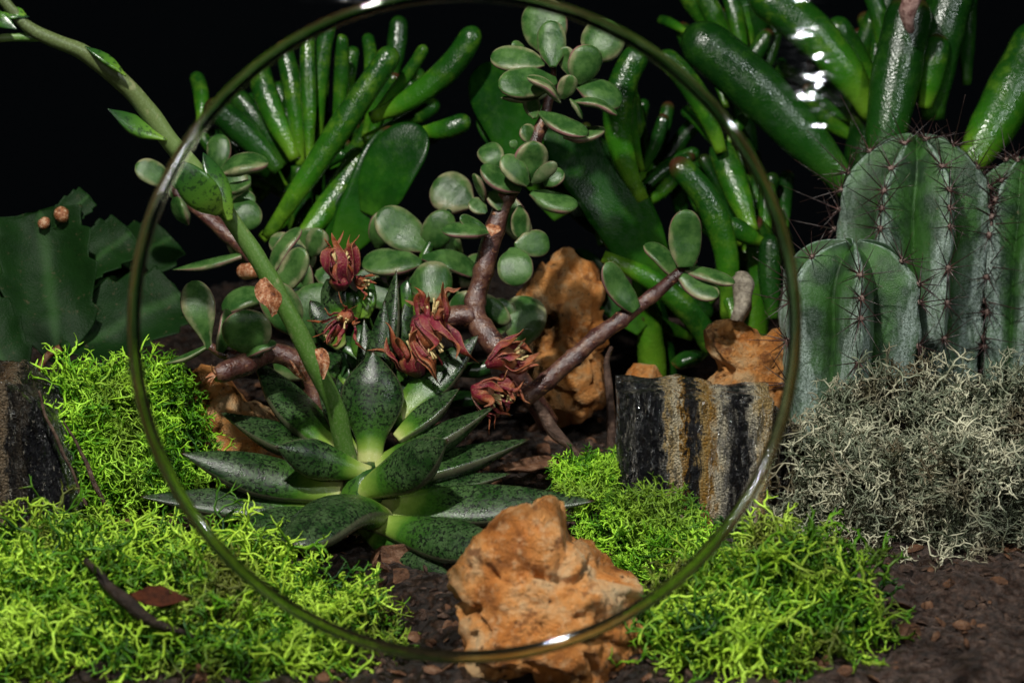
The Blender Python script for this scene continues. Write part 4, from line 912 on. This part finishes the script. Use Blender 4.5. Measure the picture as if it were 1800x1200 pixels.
NTRI = []
def moss(name, blobs, dens, label, cat, mat, core, L=.62, r0=.045, levels=4, curl=.5, seed=0, lo=-.35, depthmix=.25, upb=.3):
    r = np.random.default_rng(seed)
    protos = [frond_proto(seed*100+i, L, r0, levels, curl) for i in range(14)]
    B = [(P(x, y, d), rad) for x, y, d, rad in blobs]
    VV, FF, AA, off = [], [], [], 0
    for c, rad in B:
        n = int(dens*4*math.pi*rad*rad)
        dirs = nrm(r.normal(size=(n, 3)))
        for dr in dirs:
            if dr[2] < lo or dr[1] > .45: continue
            p = c+dr*(rad-min(L*.55, rad*.6)-r.random()*depthmix)
            if any(np.linalg.norm(p-c2) < r2*.45-.1 for c2, r2 in B if c2 is not c): continue
            if np.linalg.norm(p-GC) > GR-L: continue
            ax = nrm(dr+r.normal(size=3)*.70+np.array([0, 0, upb])); h = nrm(np.cross(ax, r.normal(size=3))); k = np.cross(ax, h)
            pv, pf, pt = protos[r.integers(14)]; s = r.uniform(.7, 1.3)
            v = p+s*(pv[:, :1]*h+pv[:, 1:2]*k+pv[:, 2:3]*ax)
            VV.append(v); FF.append(pf+off); off += len(v)
            AA.append(np.stack([pt, np.full(len(pt), r.random()), np.zeros(len(pt))], 1))
    nf = sum(len(f) for f in FF)
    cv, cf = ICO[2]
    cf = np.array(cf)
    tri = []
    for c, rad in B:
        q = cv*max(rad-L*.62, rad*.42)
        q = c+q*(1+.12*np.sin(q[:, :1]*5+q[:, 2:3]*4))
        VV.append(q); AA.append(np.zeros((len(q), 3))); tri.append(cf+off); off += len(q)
    V_ = np.vstack(VV); base = np.array([V_[:, 0].mean(), V_[:, 1].mean(), V_[:, 2].min()])
    quad = np.vstack(FF); tri = np.vstack(tri)
    me = bpy.data.meshes.new(name); me.vertices.add(len(V_)); me.vertices.foreach_set('co', (V_-base).astype(np.float32).ravel())
    li = np.concatenate([quad.ravel(), tri.ravel()]).astype(np.int32); me.loops.add(len(li)); me.loops.foreach_set('vertex_index', li)
    ls = np.concatenate([np.arange(len(quad))*4, len(quad)*4+np.arange(len(tri))*3]).astype(np.int32)
    me.polygons.add(len(ls)); me.polygons.foreach_set('loop_start', ls)
    mi = np.concatenate([np.zeros(len(quad)), np.ones(len(tri))]).astype(np.int32); me.materials.append(mat); me.materials.append(core)
    me.polygons.foreach_set('material_index', mi); me.polygons.foreach_set('use_smooth', np.ones(len(ls), bool))
    me.update(calc_edges=True)
    at = me.attributes.new('lf', 'FLOAT_VECTOR', 'POINT'); at.data.foreach_set('vector', np.vstack(AA).astype(np.float32).ravel())
    o = bpy.data.objects.new(name, me); COL.objects.link(o); o.location = base
    tag(o, label, cat, kind='stuff'); NTRI.append((name, len(quad)*2))
moss('reindeer_moss', [(10, 1035, 36.6, 1.0), (130, 1025, 36.8, 1.0), (250, 1015, 36.9, .95), (350, 1005, 36.9, .85), (440, 1045, 36.4, .80), (520, 1080, 36.0, .78), (600, 1125, 35.5, .62), (640, 1110, 35.6, .35), (200, 1080, 35.6, 1.15), (350, 1090, 35.3, 1.0), (60, 1100, 35.2, 1.15), (90, 1180, 34.2, 1.0), (250, 1180, 34.1, 1.0), (400, 1180, 34.1, .95), (530, 1180, 34.2, .85), (620, 1175, 34.5, .55), (-60, 1120, 35.0, 1.1)],
     8.6, 'big bright yellow green moss bed filling the lower left foreground', 'moss', M['mossf'], M['core'], L=1.0, r0=.037, levels=5, curl=1.0, seed=1)
moss('reindeer_moss', [(180, 755, 41.0, 1.15), (115, 775, 40.8, .75), (275, 725, 41.3, .78), (235, 830, 40.6, .85), (295, 790, 40.9, .5), (150, 850, 40.4, .75), (340, 870, 40.6, .4)],
     12, 'bright green moss mound behind the left rim beside the dark stone block', 'moss', M['moss'], M['core'], L=.92, r0=.031, levels=5, curl=1.0, seed=2)
moss('reindeer_moss', [(1135, 945, 38.6, .58), (1080, 965, 38.4, .5), (1195, 980, 38.2, .5), (1170, 930, 38.8, .4), (1120, 1020, 38.0, .42), (1025, 915, 39.2, .36), (1215, 1030, 37.6, .42)],
     17, 'fine lime green moss between the foreground orange stone and the banded stone', 'moss', M['moss'], M['core'], L=.74, r0=.030, levels=5, curl=.9, seed=3)
moss('reindeer_moss', [(1040, 850, 40.3, .52), (1010, 840, 40.6, .35), (1075, 835, 40.6, .4)],
     50, 'small feathery green moss tuft behind the right leaf tip of the rosette', 'moss', M['moss'], M['core'], L=.42, r0=.022, seed=4)
moss('reindeer_moss', [(1340, 1035, 36.2, .78), (1250, 1090, 35.4, .75), (1425, 1075, 35.4, .88), (1330, 1130, 34.9, .85), (1490, 1110, 35.2, .55), (1200, 1155, 34.5, .6), (1430, 1160, 34.3, .7), (1455, 1020, 36.0, .38), (1290, 1185, 34.1, .65)],
     9, 'yellow green moss cushion in the lower right foreground below the lichen', 'moss', M['mossf'], M['core'], L=1.1, r0=.042, levels=5, curl=1.1, seed=5)
moss('grey_lichen', [(1480, 775, 40.2, .9), (1560, 745, 40.0, .75), (1640, 728, 40.2, .85), (1700, 775, 40.2, .9), (1790, 750, 40.4, 1.0), (1520, 860, 38.6, .7), (1690, 850, 38.2, .75), (1470, 870, 39.6, .95), (1600, 880, 39.3, 1.1), (1740, 880, 39.2, 1.15), (1540, 970, 38.9, .8), (1680, 975, 38.4, .85), (1810, 960, 38.8, .9), (1430, 930, 39.2, .6), (1850, 800, 40, 1.0)],
     9, 'pale grey green lichen cushion heaped at the foot of the cacti', 'lichen', M['lich'], M['lcore'], L=.86, r0=.029, levels=5, curl=1.0, seed=6)
